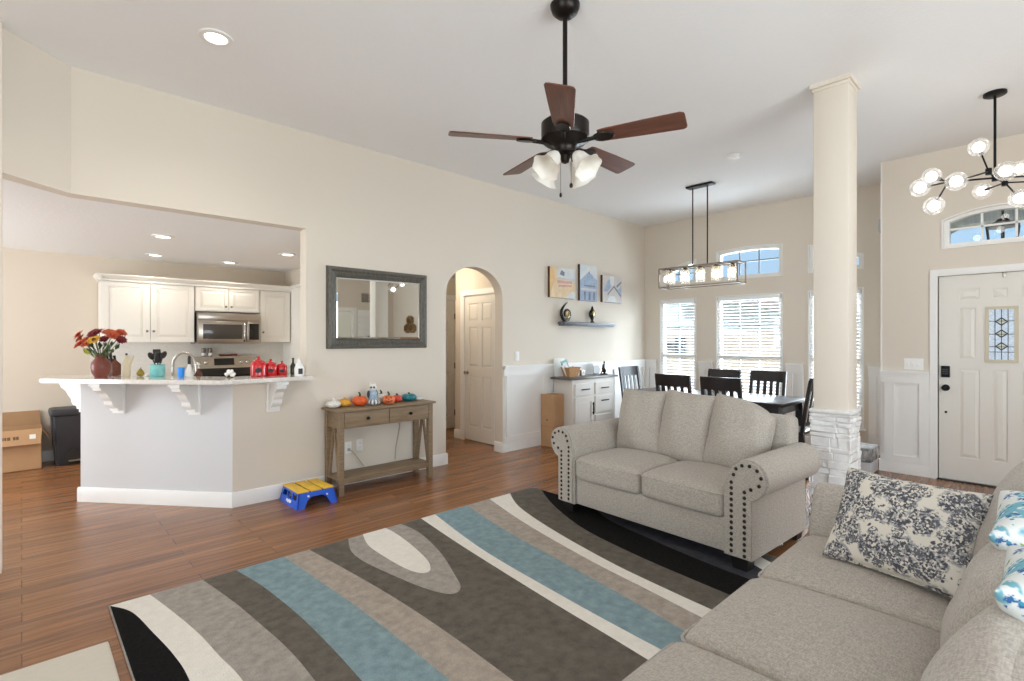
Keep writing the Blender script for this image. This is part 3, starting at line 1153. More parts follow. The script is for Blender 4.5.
def make_sofa(name, label, loc, rz, iw, nseat, nback, back_h, ndepth=0.88, seat_d=0.58, back_y=0.19, thick=0.27, ex=0.30, lean=(-1, 3, 5), droop=True, widths=None):
    t = thing(name, label, 'sofa', loc, rz)
    D = ndepth / 2
    # plinth and back frame
    bm = NB()
    box(bm, -iw, iw, -D + 0.02, D - 0.02, 0.08, 0.30, 0.012)
    fin(bm, 'base_frame', 'fab', t)
    bm = NB()
    rbox(bm, (2 * iw + 0.22, 0.16, 0.78), 0.045, 10, mx=xf((0, D - 0.085, 0.465), (R(-3), 0, 0)))
    fin(bm, 'backrest', 'fab', t)
    prof = arm_profile()
    for s in (-1, 1):
        fr = ((s * iw, 0, 0), (s, 0, 0), (0, 0, 1), (0, 1, 0))
        bm = NB()
        prism(bm, prof, -D, D - 0.07, fr)
        a = fin(bm, 'armrest', 'fab', t)
        # front panel with welt and nailheads
        cx, cz = 0.135, 0.56
        inn = [(cx + (x - cx) * 0.84, (z - 0.36) * 0.965 + 0.36) for x, z in prof]
        bm = NB()
        prism(bm, inn, -D - 0.014, -D + 0.004, fr)
        es = [e for e in bm.edges if abs((e.verts[0].co - e.verts[1].co).y) < 1e-6 and e.verts[0].co.y < -D - 0.01]
        p = fin(bm, 'arm_panel', 'fab', a)
        bm = NB()
        pts = [Vector((s * (iw + x), -D - 0.007, z)) for x, z in inn]
        tube(bm, pts, 0.006, 6, closed=True)
        fin(bm, 'welt', 'fab', a)
        nails = [(0.052, 0.115 + 0.0345 * i) for i in range(13)]
        nails += [(0.148 + 0.082 * math.cos(R(a_)), 0.575 + 0.070 * math.sin(R(a_))) for a_ in (178, 145, 112, 80, 45, 8, -32, -75)]
        nails += [(0.132, 0.105 + 0.0345 * i) for i in range(12)]
        first = None
        for x, z in nails:
            p_ = (s * (iw + x), -D - 0.014, z)
            if first is None:
                bm = NB()
                ball(bm, (0, 0, 0), (0.0115, 0.008, 0.0115), u=10, v=6)
                first = fin(bm, 'nailhead', 'nail', a, p_)
            else:
                q_ = first.copy()
                COL.objects.link(q_)
                q_.parent = a
                q_.location = p_
    for sx in (-1, 1):
        for sy in (-1, 1):
            bm = NB()
            cx, cy = sx * (iw + 0.085), sy * (D - 0.07)
            lathe(bm, [(0, 0), (0.062, 0), (0.075, 0.082), (0, 0.082)], 4, (cx, cy, 0))
            bmesh.ops.rotate(bm, cent=(cx, cy, 0), matrix=Matrix.Rotation(R(45), 3, 'Z'), verts=bm.verts)
            fin(bm, 'foot', 'foot', t)
    # seat cushions
    sw_ = widths or [2 * iw / nseat] * nseat
    for i in range(nseat):
        cw = sw_[i]
        x = -iw + sum(sw_[:i]) + cw / 2
        w, d, h = cw - 0.006, seat_d + 0.05, 0.185
        cy = -D - 0.012 + d / 2

        def df(px, py, pz, w=w, d=d, h=h):
            u, v = px / (w / 2), py / (d / 2)
            if pz > 0:
                pz += 0.035 * (1 - u * u) * (1 - v * v)
                pz -= 0.016 * max(0, -v - 0.6)
            py -= 0.012 * (1 - u * u) * max(0, -v)
            return px, py, pz
        bm = NB()
        rbox(bm, (w, d, h), 0.045, 14, df, mx=xf((x, cy, 0.375)))
        c = fin(bm, 'seat_cushion', 'fab', t)
        bm = NB()
        zz = 0.375 + h / 2 - 0.03
        r_ = 0.043
        loop = []
        for (sx, sy, a0) in ((1, 1, 0), (-1, 1, 90), (-1, -1, 180), (1, -1, 270)):
            for k in range(5):
                an = R(a0 + 22.5 * k)
                loop.append((x + sx * (w / 2 - r_) + r_ * math.cos(an), cy + sy * (d / 2 - r_) + r_ * math.sin(an) - (0.004 if sy < 0 else 0), zz))
        tube(bm, loop, 0.0055, 6, closed=True)
        fin(bm, 'piping', 'fab', c)
    # loose back cushions
    bw_ = widths or [2 * iw / nback] * nback
    for i in range(nback):
        bw = bw_[i]
        x = -iw + sum(bw_[:i]) + bw / 2
        h = back_h[i] - 0.455
        mx = xf((x, back_y + (0.48 - h) * -0.13, 0.445 + h / 2), (R(-14), R(lean[i]), R((1.5, -1, 1)[i])))
        bm = NB()
        pillow(bm, bw + 0.035, h + 0.05, thick, 24, ex, 0.045, None, 0.006)
        W, HH = bw + 0.035, h + 0.05

        def sag(p, last=(droop and i == nback - 1)):
            if last:
                p.z -= 0.075 * max(0, p.x / (W / 2) + 0.2) ** 2 * max(0, p.z / HH + 0.5)
            return mx @ p
        for v in bm.verts:
            v.co = sag(v.co.copy())
        c = fin(bm, 'back_cushion', 'fab', t)
        bm = NB()
        pts = []
        for k in range(48):
            q = k / 12
            e = int(q)
            f = -1 + 2 * (q - e)
            u, v = ((f, -1), (1, f), (-f, 1), (-1, -f))[e]
            pts.append(sag(Vector((W / 2 * u * (1 - 0.045 * (1 - v * v)), 0, HH / 2 * v * (1 - 0.045 * (1 - u * u))))))
        tube(bm, pts, 0.005, 6, closed=True)
        fin(bm, 'piping', 'fab', c)
    return t


# loveseat: front corners (3.12,1.23) and (3.21,2.79)
th = R(-93)
lx = Vector((math.cos(th), math.sin(th)))
ly = Vector((-math.sin(th), math.cos(th)))
mid = Vector((3.157, 2.01)) + ly * 0.44
make_sofa('loveseat', 'beige two-seat sofa on the striped rug with its back to the dining table', (mid.x, mid.y, 0.0145), th, 0.618, 2, 3, (0.955, 0.965, 0.955))
make_sofa('sofa', 'long beige sofa in the near corner holding the printed pillows', (1.755, 0.378, 0.0), R(180), 1.05, 3, 3, (0.965, 0.85, 0.85), back_y=0.325, thick=0.27, ex=0.26, lean=(0, 0, 0), droop=False, widths=(0.645, 0.635, 0.82))

t = thing('throw_pillow', 'grey and white floral printed pillow propped against the sofa arm', 'pillow', (2.40, 0.44, 0.515))
bm = NB()
# bottom edge rests on the seat cushion, face leans back on the arm
ex_ = Vector((-0.094, -0.446, 0)).normalized()
up = Vector((0.195, -0.06, 0.32)).normalized()
up = (up - ex_ * up.dot(ex_)).normalized()
ny = up.cross(ex_)
Mx = Matrix((ex_, ny, up)).transposed().to_4x4()
Mx = Matrix.Translation(Vector((2.486, 0.408, 0.672)) - Vector((2.40, 0.44, 0.515))) @ Mx
pillow(bm, 0.48, 0.395, 0.16, 26, 0.40, 0.06, None, 0.004)
o = fin(bm, 'cover', 'pill_bw', t)
o.matrix_local = Mx
bm = NB()
pts = []
for k in range(64):
    q = k / 16
    e = int(q)
    f = -1 + 2 * (q - e)
    u, v = ((f, -1), (1, f), (-f, 1), (-1, -f))[e]
    pts.append((0.24 * u * (1 - 0.06 * (1 - v * v)), 0, 0.1975 * v * (1 - 0.06 * (1 - u * u))))
tube(bm, pts, 0.005, 6, closed=True)
o2_ = fin(bm, 'piping', 'pill_bw', t)
o2_.matrix_local = Mx

for (x, y, z, rx, ry, lab) in ((2.06, -0.045, 0.825, 64, 4, 'blue paisley printed pillow on the back of the long sofa, farther of two'),
                               (1.59, -0.08, 0.81, 62, -4, 'blue paisley printed pillow on the back of the long sofa, nearer of two')):
    t = thing('throw_pillow', lab, 'pillow', (x, y, z))
    bm = NB()
    pillow(bm, 0.42, 0.36, 0.20, 24, 0.4, 0.06, None, 0.004)
    o = fin(bm, 'cover', 'pill_bl', t)
    o.rotation_euler = (R(rx), R(ry), R(180))

# ================================================================ RUG AND MAT
CUR = {
    1: [(0.30, 3.42), (0.352, 3.369), (0.411, 3.231), (0.452, 2.946), (0.485, 2.683), (0.496, 2.427), (0.47, 1.9), (0.40, 1.45), (0.33, 1.15), (0.30, 0.96)],
    2: [(0.495, 3.43), (0.507, 3.401), (0.567, 3.061), (0.608, 2.778), (0.63, 2.528), (0.653, 2.277), (0.65, 1.8), (0.62, 1.4), (0.55, 0.96)],
    3: [(0.755, 3.43), (0.757, 3.417), (0.814, 3.01), (0.848, 2.647), (0.868, 2.366), (0.866, 2.077), (0.84, 1.6), (0.78, 1.2), (0.73, 0.96)],
    4: [(0.935, 3.43), (0.938, 3.4), (0.985, 3.076), (1.012, 2.66), (1.015, 2.315), (1.004, 1.946), (0.98, 1.6), (0.94, 1.2), (0.9, 0.96)],
    5: [(1.215, 3.43), (1.218, 3.396), (1.247, 2.883), (1.266, 2.456), (1.27, 2.061), (1.265, 1.716), (1.25, 1.3), (1.23, 0.96)],
    6: [(1.378, 3.43), (1.381, 3.401), (1.425, 2.918), (1.456, 2.444), (1.464, 2.0), (1.452, 1.517), (1.43, 0.96)],
    7: [(2.262, 3.43), (2.255, 3.398), (2.154, 2.752), (2.045, 1.897), (1.999, 1.458), (1.967, 1.181), (1.945, 0.96)],
    8: [(2.41, 3.43), (2.385, 3.38), (2.215, 2.605), (2.125, 1.821), (2.09, 1.401), (2.075, 1.15), (2.06, 0.96)],
    9: [(2.725, 3.43), (2.709, 3.378), (2.565, 2.784), (2.45, 2.107), (2.355, 1.536), (2.287, 1.184), (2.25, 0.96)],
    10: [(2.985, 3.43), (2.97, 3.41), (2.77, 2.77), (2.605, 2.056), (2.525, 1.565), (2.463, 1.189), (2.43, 0.96)],
    11: [(3.23, 3.43), (3.21, 3.4), (3.005, 3.066), (2.821, 2.534), (2.670, 1.912), (2.605, 1.474), (2.573, 1.181), (2.55, 0.96)],
    12: [(3.62, 3.43), (3.423, 3.175), (3.2, 2.82), (2.995, 2.368), (2.882, 1.875), (2.825, 1.467), (2.796, 1.203), (2.78, 0.96)],
    13: [(4.2, 3.43), (3.7, 2.95), (3.32, 2.433), (3.19, 1.971), (3.10, 1.523), (3.06, 1.196), (3.04, 0.96)],
    14: [(4.3, 3.43), (4.0, 2.6), (3.6, 1.9), (3.42, 1.5), (3.29, 1.29), (3.22, 1.15), (3.15, 0.96)],
    15: [(4.4, 3.43), (4.2, 2.6), (3.8, 1.9), (3.55, 1.5), (3.43, 1.29), (3.36, 1.15), (3.28, 0.96)],
}
BANDS = ['rug_black', 'rug_white', 'rug_light', 'rug_dark', 'rug_blue', 'rug_tan', 'rug_dark', 'rug_white', 'rug_blue', 'rug_tan', 'rug_white', 'rug_dark', 'rug_black', 'rug_navy', 'rug_white', 'rug_dark']


def spline(pts, n=8):
    out = []
    P = [pts[0]] + pts + [pts[-1]]
    for i in range(1, len(P) - 2):
        for k in range(n):
            s = k / n
            r = []
            for c in range(2):
                p0, p1, p2, p3 = P[i - 1][c], P[i][c], P[i + 1][c], P[i + 2][c]
                r.append(0.5 * (2 * p1 + (p2 - p0) * s + (2 * p0 - 5 * p1 + 4 * p2 - p3) * s * s + (3 * p1 - p0 - 3 * p2 + p3) * s ** 3))
            out.append(tuple(r))
    out.append(pts[-1])
    return out


RX0, RX1, RY0, RY1 = 0.335, 3.50, 0.97, 3.40


def curve_at(i):
    p = spline(CUR[i])
    p.sort(key=lambda q: q[1])

    def f(y):
        for a, b in zip(p, p[1:]):
            if a[1] <= y <= b[1]:
                s = (y - a[1]) / max(1e-9, b[1] - a[1])
                return a[0] + s * (b[0] - a[0])
        return p[0][0] if y < p[0][1] else p[-1][0]
    return f


bm = NB()
ZT = 0.013
cf = [lambda y: -9] + [curve_at(i) for i in range(1, 16)] + [lambda y: 9]
NY = 90
for bi in range(16):
    for k in range(NY):
        ya, yb = RY0 + (RY1 - RY0) * k / NY, RY0 + (RY1 - RY0) * (k + 1) / NY
        q = []
        for (f, y) in ((cf[bi], ya), (cf[bi + 1], ya), (cf[bi + 1], yb), (cf[bi], yb)):
            q.append((min(max(f(y), RX0), RX1), y, ZT))
        if q[1][0] - q[0][0] < 1e-5 and q[2][0] - q[3][0] < 1e-5:
            continue
        pts = []
        for p in q:
            if not pts or (Vector(p) - Vector(pts[-1])).length > 1e-6:
                pts.append(p)
        if (Vector(pts[0]) - Vector(pts[-1])).length < 1e-6:
            pts.pop()
        if len(pts) >= 3:
            face(bm, pts, bi)
# bound edge and underside
box(bm, RX0 - 0.006, RX1 + 0.006, RY0 - 0.006, RY1 + 0.006, 0.001, ZT - 0.0012, mi=2)
ov = [(1.655, 3.40), (1.575, 3.20), (1.555, 3.0), (1.580, 2.75), (1.628, 2.454), (1.68, 2.30), (1.73, 2.262), (1.79, 2.30), (1.847, 2.419), (1.975, 2.739), (2.06, 3.05), (2.085, 3.25), (2.075, 3.40)]
iv = [(1.765, 3.40), (1.70, 3.2), (1.685, 2.995), (1.687, 2.75), (1.71, 2.62), (1.755, 2.58), (1.80, 2.61), (1.854, 2.724), (1.91, 2.98), (1.945, 3.25), (1.947, 3.40)]
for loop, zz, mi in ((ov, ZT + 0.0012, 2), (iv, ZT + 0.0024, 1)):
    p = spline(loop, 6)
    p = [(x, min(y, RY1)) for x, y in p]
    prism(bm, p, ZT - 0.002, zz, mi=mi)
rug = fin(bm, 'area_rug', BANDS, None, smooth=False)
tag(rug, 'large grey, black, blue and ivory rug with curved bands', 'rug')

bm = NB()
rbox(bm, (0.75, 1.2, 0.016), 0.007, 12, mx=xf((-0.085, 2.405, 0.0085)))
tag(fin(bm, 'floor_mat', 'mat'), 'small cream mat on the bare floor left of the striped rug', 'mat')

# ================================================================ CEILING FAN
FXc, FYc, BZ = 2.254, 1.927, 2.54
fan = thing('ceiling_fan', 'dark bronze ceiling fan with five walnut blades and tulip lights', 'ceiling fan', (FXc, FYc, H))
z0 = H
bm = NB()
lathe(bm, [(0, 0), (0.085, 0), (0.083, -0.015), (0.074, -0.04), (0.05, -0.062), (0.02, -0.07), (0, -0.07)], 32)
fin(bm, 'canopy', 'bronze', fan)
bm = NB()
tube(bm, [(0, 0, -0.08), (0, 0, 2.66 - H)], 0.0135, 14)
lathe(bm, [(0.0135, 2.72 - H), (0.024, 2.715 - H), (0.03, 2.66 - H), (0.0135, 2.655 - H)], 20)
fin(bm, 'downrod', 'bronze', fan)
bm = NB()
lathe(bm, [(0, 2.67 - H), (0.05, 2.668 - H), (0.12, 2.655 - H), (0.137, 2.64 - H), (0.137, 2.575 - H), (0.13, 2.555 - H), (0.14, 2.548 - H), (0.12, 2.53 - H), (0.075, 2.515 - H), (0.06, 2.495 - H), (0.06, 2.47 - H), (0.03, 2.455 - H), (0.022, 2.42 - H), (0, 2.41 - H)], 36)
fin(bm, 'motor_housing', 'bronze', fan)
for k in range(5):
    a = R(2.4 + 72 * k)
    rot = Matrix.Rotation(a, 4, 'Z')
    bm = NB()
    mx = rot @ Matrix.Translation((0, 0, BZ - H)) @ Matrix.Rotation(R(-13), 4, 'X')
    out = [(0.20, -0.05), (0.23, -0.057), (0.45, -0.068), (0.64, -0.074), (0.658, -0.066), (0.663, -0.05), (0.663, 0.05), (0.658, 0.066), (0.64, 0.074), (0.45, 0.068), (0.23, 0.057), (0.20, 0.05), (0.19, 0)]
    prism(bm, out, -0.0035, 0.0035)
    bmesh.ops.bevel(bm, geom=[e for e in bm.edges if abs(e.verts[0].co.z - e.verts[1].co.z) < 1e-5], offset=0.0025, segments=1, affect='EDGES')
    bl = fin(bm, 'blade', 'blade', fan)
    bl.matrix_local = mx
    bm = NB()
    tube(bm, [(-0.09, 0, 0.0), (-0.04, 0, -0.012), (0.02, 0, -0.012)], [0.014, 0.012, 0.012], 8)
    lathe(bm, [(0, -0.006), (0.038, -0.006), (0.042, 0), (0.034, 0.005), (0, 0.006)], 20, mx=Matrix.Translation((0.225, 0, -0.009)) @ Matrix.Diagonal((1.5, 1, 1, 1)))
    tube(bm, [(0.02, 0, -0.012), (0.10, 0, -0.016), (0.19, 0, -0.008)], [0.012, 0.011, 0.012], 8)
    bi = fin(bm, 'blade_iron', 'bronze', bl)
    bi.location = (0.0, 0, 0)
for k in range(4):
    a = R(-43.6 + 45 + 90 * k)
    sh = Matrix.Rotation(a, 4, 'Z') @ Matrix.Translation((0.085, 0, 2.44 - H)) @ Matrix.Rotation(R(180 - 42), 4, 'Y')
    bm = NB()
    kk = 1.15
    prof = [(0.018, -0.012), (0.027, 0.0), (0.037, 0.022), (0.041, 0.05), (0.047, 0.075), (0.062, 0.098), (0.071, 0.106), (0.066, 0.103), (0.044, 0.076), (0.037, 0.05), (0.03, 0.022), (0.0, 0.004)]
    prof = [(r_ * kk, z_ * kk) for r_, z_ in prof]
    lathe(bm, prof, 32, rip=lambda an, tt: 1 + 0.07 * math.sin(6 * an) * max(0, 1 - abs(tt - 0.55) * 4))
    s_ = fin(bm, 'light_shade', 'frost', fan)
    s_.matrix_local = sh
    bm = NB()
    tube(bm, [(math.cos(a) * 0.03, math.sin(a) * 0.03, 2.455 - H), (math.cos(a) * 0.06, math.sin(a) * 0.06, 2.47 - H), (math.cos(a) * 0.088, math.sin(a) * 0.088, 2.44 - H)], [0.008, 0.008, 0.016], 8)
    fin(bm, 'light_arm', 'bronze', fan)
for (dx, dy, zz, rr) in ((0.03, -0.02, 2.29, 0.011), (-0.015, 0.02, 2.235, 0.008)):
    bm = NB()
    tube(bm, [(dx, dy, 2.42 - H), (dx, dy, zz - H)], 0.0012, 5)
    lathe(bm, [(0, 0.014), (rr * 0.5, 0.012), (rr, 0.0), (rr * 0.7, -0.012), (0, -0.014)], 12, (dx, dy, zz - H))
    fin(bm, 'pull_chain', 'bronze', fan)

# ================================================================ DINING PENDANT
pend = thing('linear_chandelier', 'long rectangular cage chandelier with five bulbs over the dining table', 'chandelier', (6.065, 3.0, H))
bm = NB()
box(bm, -0.06, 0.06, -0.17, 0.17, -0.025, 0, 0.01)
fin(bm, 'canopy', 'black', pend)
for dy in (-0.09, 0.10):
    bm = NB()
    tube(bm, [(0, dy, -0.02), (0, dy, 2.318 - H)], 0.008, 8)
    fin(bm, 'rod', 'black', pend)
bm = NB()
zt, zb = 2.318 - H, 2.075 - H
t_ = 0.007
for x in (-0.115, 0.115):
    for y in (-0.5, 0.5):
        box(bm, x - t_, x + t_, y - t_, y + t_, zb, zt)
    for z in (zb, zt):
        box(bm, x - t_, x + t_, -0.5, 0.5, z - t_, z + t_)
for y in (-0.5, 0.5):
    for z in (zb, zt):
        box(bm, -0.115, 0.115, y - t_, y + t_, z - t_, z + t_)
box(bm, -0.02, 0.02, -0.5, 0.5, zt - 0.008, zt + 0.008)
fin(bm, 'cage_frame', 'gunmetal', pend, smooth=False)
for i in range(5):
    y = 0.4 - 0.2 * i
    bm = NB()
    lathe(bm, [(0, zt), (0.022, zt), (0.022, zt - 0.055), (0.016, zt - 0.06), (0, zt - 0.06)], 14, (0, y, 0))
    so = fin(bm, 'socket', 'black', pend)
    bm = NB()
    lathe(bm, [(0, zt - 0.06), (0.014, zt - 0.065), (0.03, zt - 0.10), (0.032, zt - 0.125), (0.02, zt - 0.15), (0, zt - 0.156)], 16, (0, y, 0))
    fin(bm, 'bulb', 'bulb', so)
    bm = NB()
    lathe(bm, [(0.05, zt - 0.02), (0.056, zt - 0.03), (0.056, zt - 0.20), (0.054, zt - 0.20), (0.054, zt - 0.03), (0.05, zt - 0.02)], 24, (0, y, 0))
    fin(bm, 'glass_jar', 'globe', pend)

# ================================================================ ENTRY CHANDELIER
C0 = Vector((5.461, 0.31, 2.66))
ch = thing('globe_chandelier', 'black branching chandelier with clear glass bubble globes by the front door', 'chandelier', (C0.x, C0.y, H))
bm = NB()
lathe(bm, [(0, 0), (0.07, 0), (0.07, -0.02), (0.06, -0.026), (0, -0.028)], 28)
fin(bm, 'canopy', 'black', ch)
bm = NB()
tube(bm, [(0, 0, -0.02), (0, 0, C0.z - H)], 0.009, 10)
fin(bm, 'rod', 'black', ch)


def rel(p):
    return Vector((p[0] - C0.x, p[1] - C0.y, p[2] - H))


n1, h2, h3 = (5.08, 0.548, 2.60), (5.37, 0.34, 2.695), (5.46, 0.255, 2.61)
ctr = tuple(C0)
n4 = (5.82, 0.06, 2.70)
arms = [(ctr, n1), (ctr, h2), (ctr, h3), (ctr, n4)]
globes = [(n1, (5.054, 0.643, 2.657)), (n1, (4.90, 0.69, 2.55)), (n1, (4.83, 0.60, 2.385)), (h2, (4.87, 0.48, 2.545)), (h2, (5.20, 0.385, 2.85)),
          (ctr, (5.03, 0.23, 2.595)), (n4, (5.90, 0.183, 2.80)), (h3, (5.70, 0.40, 2.625)), (h3, (5.24, 0.165, 2.43)),
          (n4, (5.95, -0.06, 2.82)), (n4, (5.98, -0.02, 2.62)), (h3, (5.60, -0.12, 2.58))]
bm = NB()
for a, b in arms:
    tube(bm, [rel(a), rel(b)], 0.007, 8)
for a in (n1, h2, h3, n4, ctr):
    lathe(bm, [(0, -0.028), (0.02, -0.024), (0.02, 0.024), (0, 0.028)], 14, tuple(rel(a)))
fin(bm, 'arm', 'black', ch)
for a, b in globes:
    ra, rb = rel(a), rel(b)
    dirv = (rb - ra).normalized()
    bm = NB()
    tube(bm, [ra, rb - dirv * 0.045], 0.006, 8)
    tube(bm, [rb - dirv * 0.07, rb - dirv * 0.04], 0.013, 10)
    st = fin(bm, 'branch', 'black', ch)
    bm = NB()
    ball(bm, rb, 0.066, u=24, v=14)
    gl = fin(bm, 'glass_globe', 'globe', st)
    bm = NB()
    ball(bm, rb, 0.037, u=18, v=10)
    fin(bm, 'lit_core', 'bulbw', st)

# ---- recessed lights and the smoke detector
dl = [((0.89, 3.652, H), 'round recessed light in the high living room ceiling', None, 30),
      ((1.009, 6.054, KC), 'recessed kitchen ceiling light, the nearest one left of the cabinets', 'kitchen downlights', 16),
      ((1.159, 7.433, KC), 'recessed kitchen ceiling light in front of the double cabinet', 'kitchen downlights', 12),
      ((1.977, 7.46, KC), 'recessed kitchen ceiling light in front of the microwave', 'kitchen downlights', 12),
      ((2.295, 6.291, KC), 'recessed kitchen ceiling light closest to the opening jamb', 'kitchen downlights', 16)]
for (p, lab, grp, en) in dl:
    t = thing('recessed_light', lab, 'ceiling light', p, 0, grp)
    bm = NB()
    lathe(bm, [(0.062, -0.004), (0.066, -0.012), (0.095, -0.008), (0.098, 0.0), (0.062, 0.0)], 32)
    fin(bm, 'trim_ring', 'trim', t)
    bm = NB()
    lathe(bm, [(0, -0.004), (0.064, -0.004), (0.064, -0.001), (0, -0.001)], 32)
    fin(bm, 'lens', 'led', t)
    lamp('downlight_glow', 'SPOT', (p[0], p[1], p[2] - 0.03), en, (1, 0.91, 0.77), rad=0.06, spot=R(150))
t = thing('smoke_detector', 'small round white smoke detector on the ceiling by the pendant', 'smoke detector', (5.342, 2.278, H))
bm = NB()
lathe(bm, [(0, 0), (0.062, 0), (0.064, -0.012), (0.055, -0.03), (0.03, -0.036), (0, -0.037)], 28)
fin(bm, 'body', 'white', t)
bm = NB()
lathe(bm, [(0.02, -0.036), (0.026, -0.042), (0.0, -0.043)], 16)
fin(bm, 'test_button', 'white', t)

# ================================================================ MIRROR WALL
t = thing('wall_mirror', 'large rectangular mirror in a weathered silver frame on the cream wall', 'mirror', (2.6455, WN, 1.716))
hw, hh = 0.5625, 0.395
bm = NB()
steps = [(0.0, 0.012), (0.012, 0.038), (0.035, 0.042), (0.05, 0.03), (0.062, 0.033), (0.082, 0.022), (0.09, 0.026), (0.10, 0.012)]
rings = []
for ins, dep in [(0.0, 0.0)] + steps + [(0.10, 0.0)]:
    rings.append([bm.verts.new((sx * (hw - ins), -dep, sz * (hh - ins))) for sx, sz in ((-1, -1), (1, -1), (1, 1), (-1, 1))])
fs = []
for a, b in zip(rings, rings[1:]):
    for k in range(4):
        fs.append(bm.faces.new([a[k], a[(k + 1) % 4], b[(k + 1) % 4], b[k]]))
bmesh.ops.recalc_face_normals(bm, faces=fs)
fin(bm, 'frame', 'mframe', t, smooth=False)
bm = NB()
a = [bm.verts.new((sx * (hw - 0.096), -0.008, sz * (hh - 0.096))) for sx, sz in ((-1, -1), (1, -1), (1, 1), (-1, 1))]
b = [bm.verts.new((sx * (hw - 0.114), -0.011, sz * (hh - 0.114))) for sx, sz in ((-1, -1), (1, -1), (1, 1), (-1, 1))]
bm.faces.new(b)
for k in range(4):
    bm.faces.new([a[k], a[(k + 1) % 4], b[(k + 1) % 4], b[k]])
bmesh.ops.recalc_face_normals(bm, faces=list(bm.faces))
if sum(f.normal.y for f in bm.faces) > 0:
    bmesh.ops.reverse_faces(bm, faces=list(bm.faces))
mg = fin(bm, 'mirror_glass', 'mirror', t, smooth=False)
mg.rotation_euler = (0, 0, R(-1.2))
mg.location = (0, -0.004, 0)

# ---- outlets and switches
def plate(name, label, loc, frame_rot, w, h, kind, group=None):
    t = thing(name, label, 'switch' if 'switch' in name else 'outlet', loc, frame_rot, group)
    bm = NB()
    box(bm, -w / 2, w / 2, -0.007, 0, -h / 2, h / 2, 0.003)
    fin(bm, 'cover_plate', 'white', t)
    n = 3 if kind == 'triple' else 1
    for i in range(n):
        x = (i - (n - 1) / 2) * 0.046
        if kind == 'outlet':
            for z in (-0.02, 0.02):
                bm = NB()
                box(bm, x - 0.016, x + 0.016, -0.0095, -0.006, z - 0.014, z + 0.014, 0.002)
                so = fin(bm, 'socket', 'white', t)
                bm = NB()
                for dx in (-0.006, 0.006):
                    box(bm, x + dx - 0.001, x + dx + 0.001, -0.0100, -0.0092, z - 0.003, z + 0.006)
                fin(bm, 'slot', 'bin', so)
        else:
            bm = NB()
            box(bm, x - 0.011, x + 0.011, -0.011, -0.006, -0.024, 0.024, 0.002)
            fin(bm, 'rocker', 'white', t)
    return t


plate('wall_outlet', 'white wall outlet under the console table with a plug in it', (2.305, WN, 0.355), 0, 0.072, 0.116, 'outlet')
plate('wall_outlet', 'white wall outlet under the console table, right one with nothing plugged in', (2.425, WN, 0.365), 0, 0.072, 0.116, 'outlet')
plate('light_switch', 'single white light switch on the wall right of the arch', (4.60, WN, 1.2), 0, 0.072, 0.116, 'single')
plate('light_switch', 'wide three-gang white light switch left of the front door', (6.72, 1.0, 1.155), R(-90), 0.165, 0.116, 'triple')
bm = NB()
box(bm, 2.292, 2.318, WN - 0.028, WN - 0.0096, 0.325, 0.350, 0.004)
tube(bm, [(2.305, WN - 0.026, 0.338), (2.325, WN - 0.05, 0.325), (2.36, WN - 0.05, 0.285), (2.40, WN - 0.045, 0.23), (2.43, WN - 0.045, 0.185), (2.442, WN - 0.06, 0.165)], 0.0045, 8)
tag(fin(bm, 'power_cord', 'cordw'), 'grey cord hanging from the left outlet to the console shelf', 'cord')
bm = NB()
tube(bm, [(2.86, WN - 0.012, 0.60), (2.875, WN - 0.010, 0.50), (2.855, WN - 0.010, 0.40), (2.83, WN - 0.012, 0.30), (2.82, WN - 0.012, 0.16)], 0.004, 8)
tag(fin(bm, 'power_cord', 'cordw'), 'thin cord running down the wall behind the right end of the console', 'cord')

# ================================================================ CONSOLE TABLE
cx0, cx1, cy0, cy1 = 2.03, 3.09, 4.38, 4.724
con = thing('console_table', 'weathered taupe console table with two drawers under the mirror', 'console table', ((cx0 + cx1) / 2, (cy0 + cy1) / 2, 0))
W2, D2 = (cx1 - cx0) / 2, (cy1 - cy0) / 2
bm = NB()
box(bm, -W2, W2, -D2, D2, 0.755, 0.775, 0.004)
fin(bm, 'tabletop', 'greywood', con)
for sx in (-1, 1):
    for sy in (-1, 1):
        bm = NB()
        x, y = sx * (W2 - 0.05), sy * (D2 - 0.045)
        prism(bm, [(x - 0.024, y - 0.024), (x + 0.024, y - 0.024), (x + 0.024, y + 0.024), (x - 0.024, y + 0.024)], 0.0, 0.755)
        fin(bm, 'leg', 'greywood', con, smooth=False)
bm = NB()
box(bm, -W2 + 0.07, W2 - 0.07, D2 - 0.065, D2 - 0.045, 0.60, 0.755)
for sx in (-1, 1):
    x = sx * (W2 - 0.05)
    box(bm, x - 0.012, x + 0.012, -D2 + 0.065, D2 - 0.065, 0.60, 0.755)
box(bm, -W2 + 0.07, W2 - 0.07, -D2 + 0.03, -D2 + 0.05, 0.60, 0.755)
fin(bm, 'apron', 'greywood', con, smooth=False)
for sx in (-1, 1):
    bm = NB()
    x0_, x1_ = (-W2 + 0.078, -0.006) if sx < 0 else (0.006, W2 - 0.078)
    box(bm, x0_, x1_, -D2 + 0.020, -D2 + 0.032, 0.612, 0.745, 0.003)
    dr = fin(bm, 'drawer', 'greywood', con)
    bm = NB()
    lathe(bm, [(0, 0), (0.007, 0), (0.007, 0.014), (0.016, 0.02), (0.014, 0.03), (0, 0.033)], 14, mx=Matrix.Translation(((x0_ + x1_) / 2, -D2 + 0.021, 0.68)) @ Matrix.Rotation(R(90), 4, 'X'))
    fin(bm, 'knob', 'bronze', dr)
bm = NB()
box(bm, -W2 + 0.03, W2 - 0.03, -D2 + 0.03, D2 - 0.03, 0.13, 0.15, 0.003)
box(bm, -W2 + 0.07, W2 - 0.07, -D2 + 0.035, -D2 + 0.05, 0.10, 0.13)
fin(bm, 'shelf', 'greywood', con)
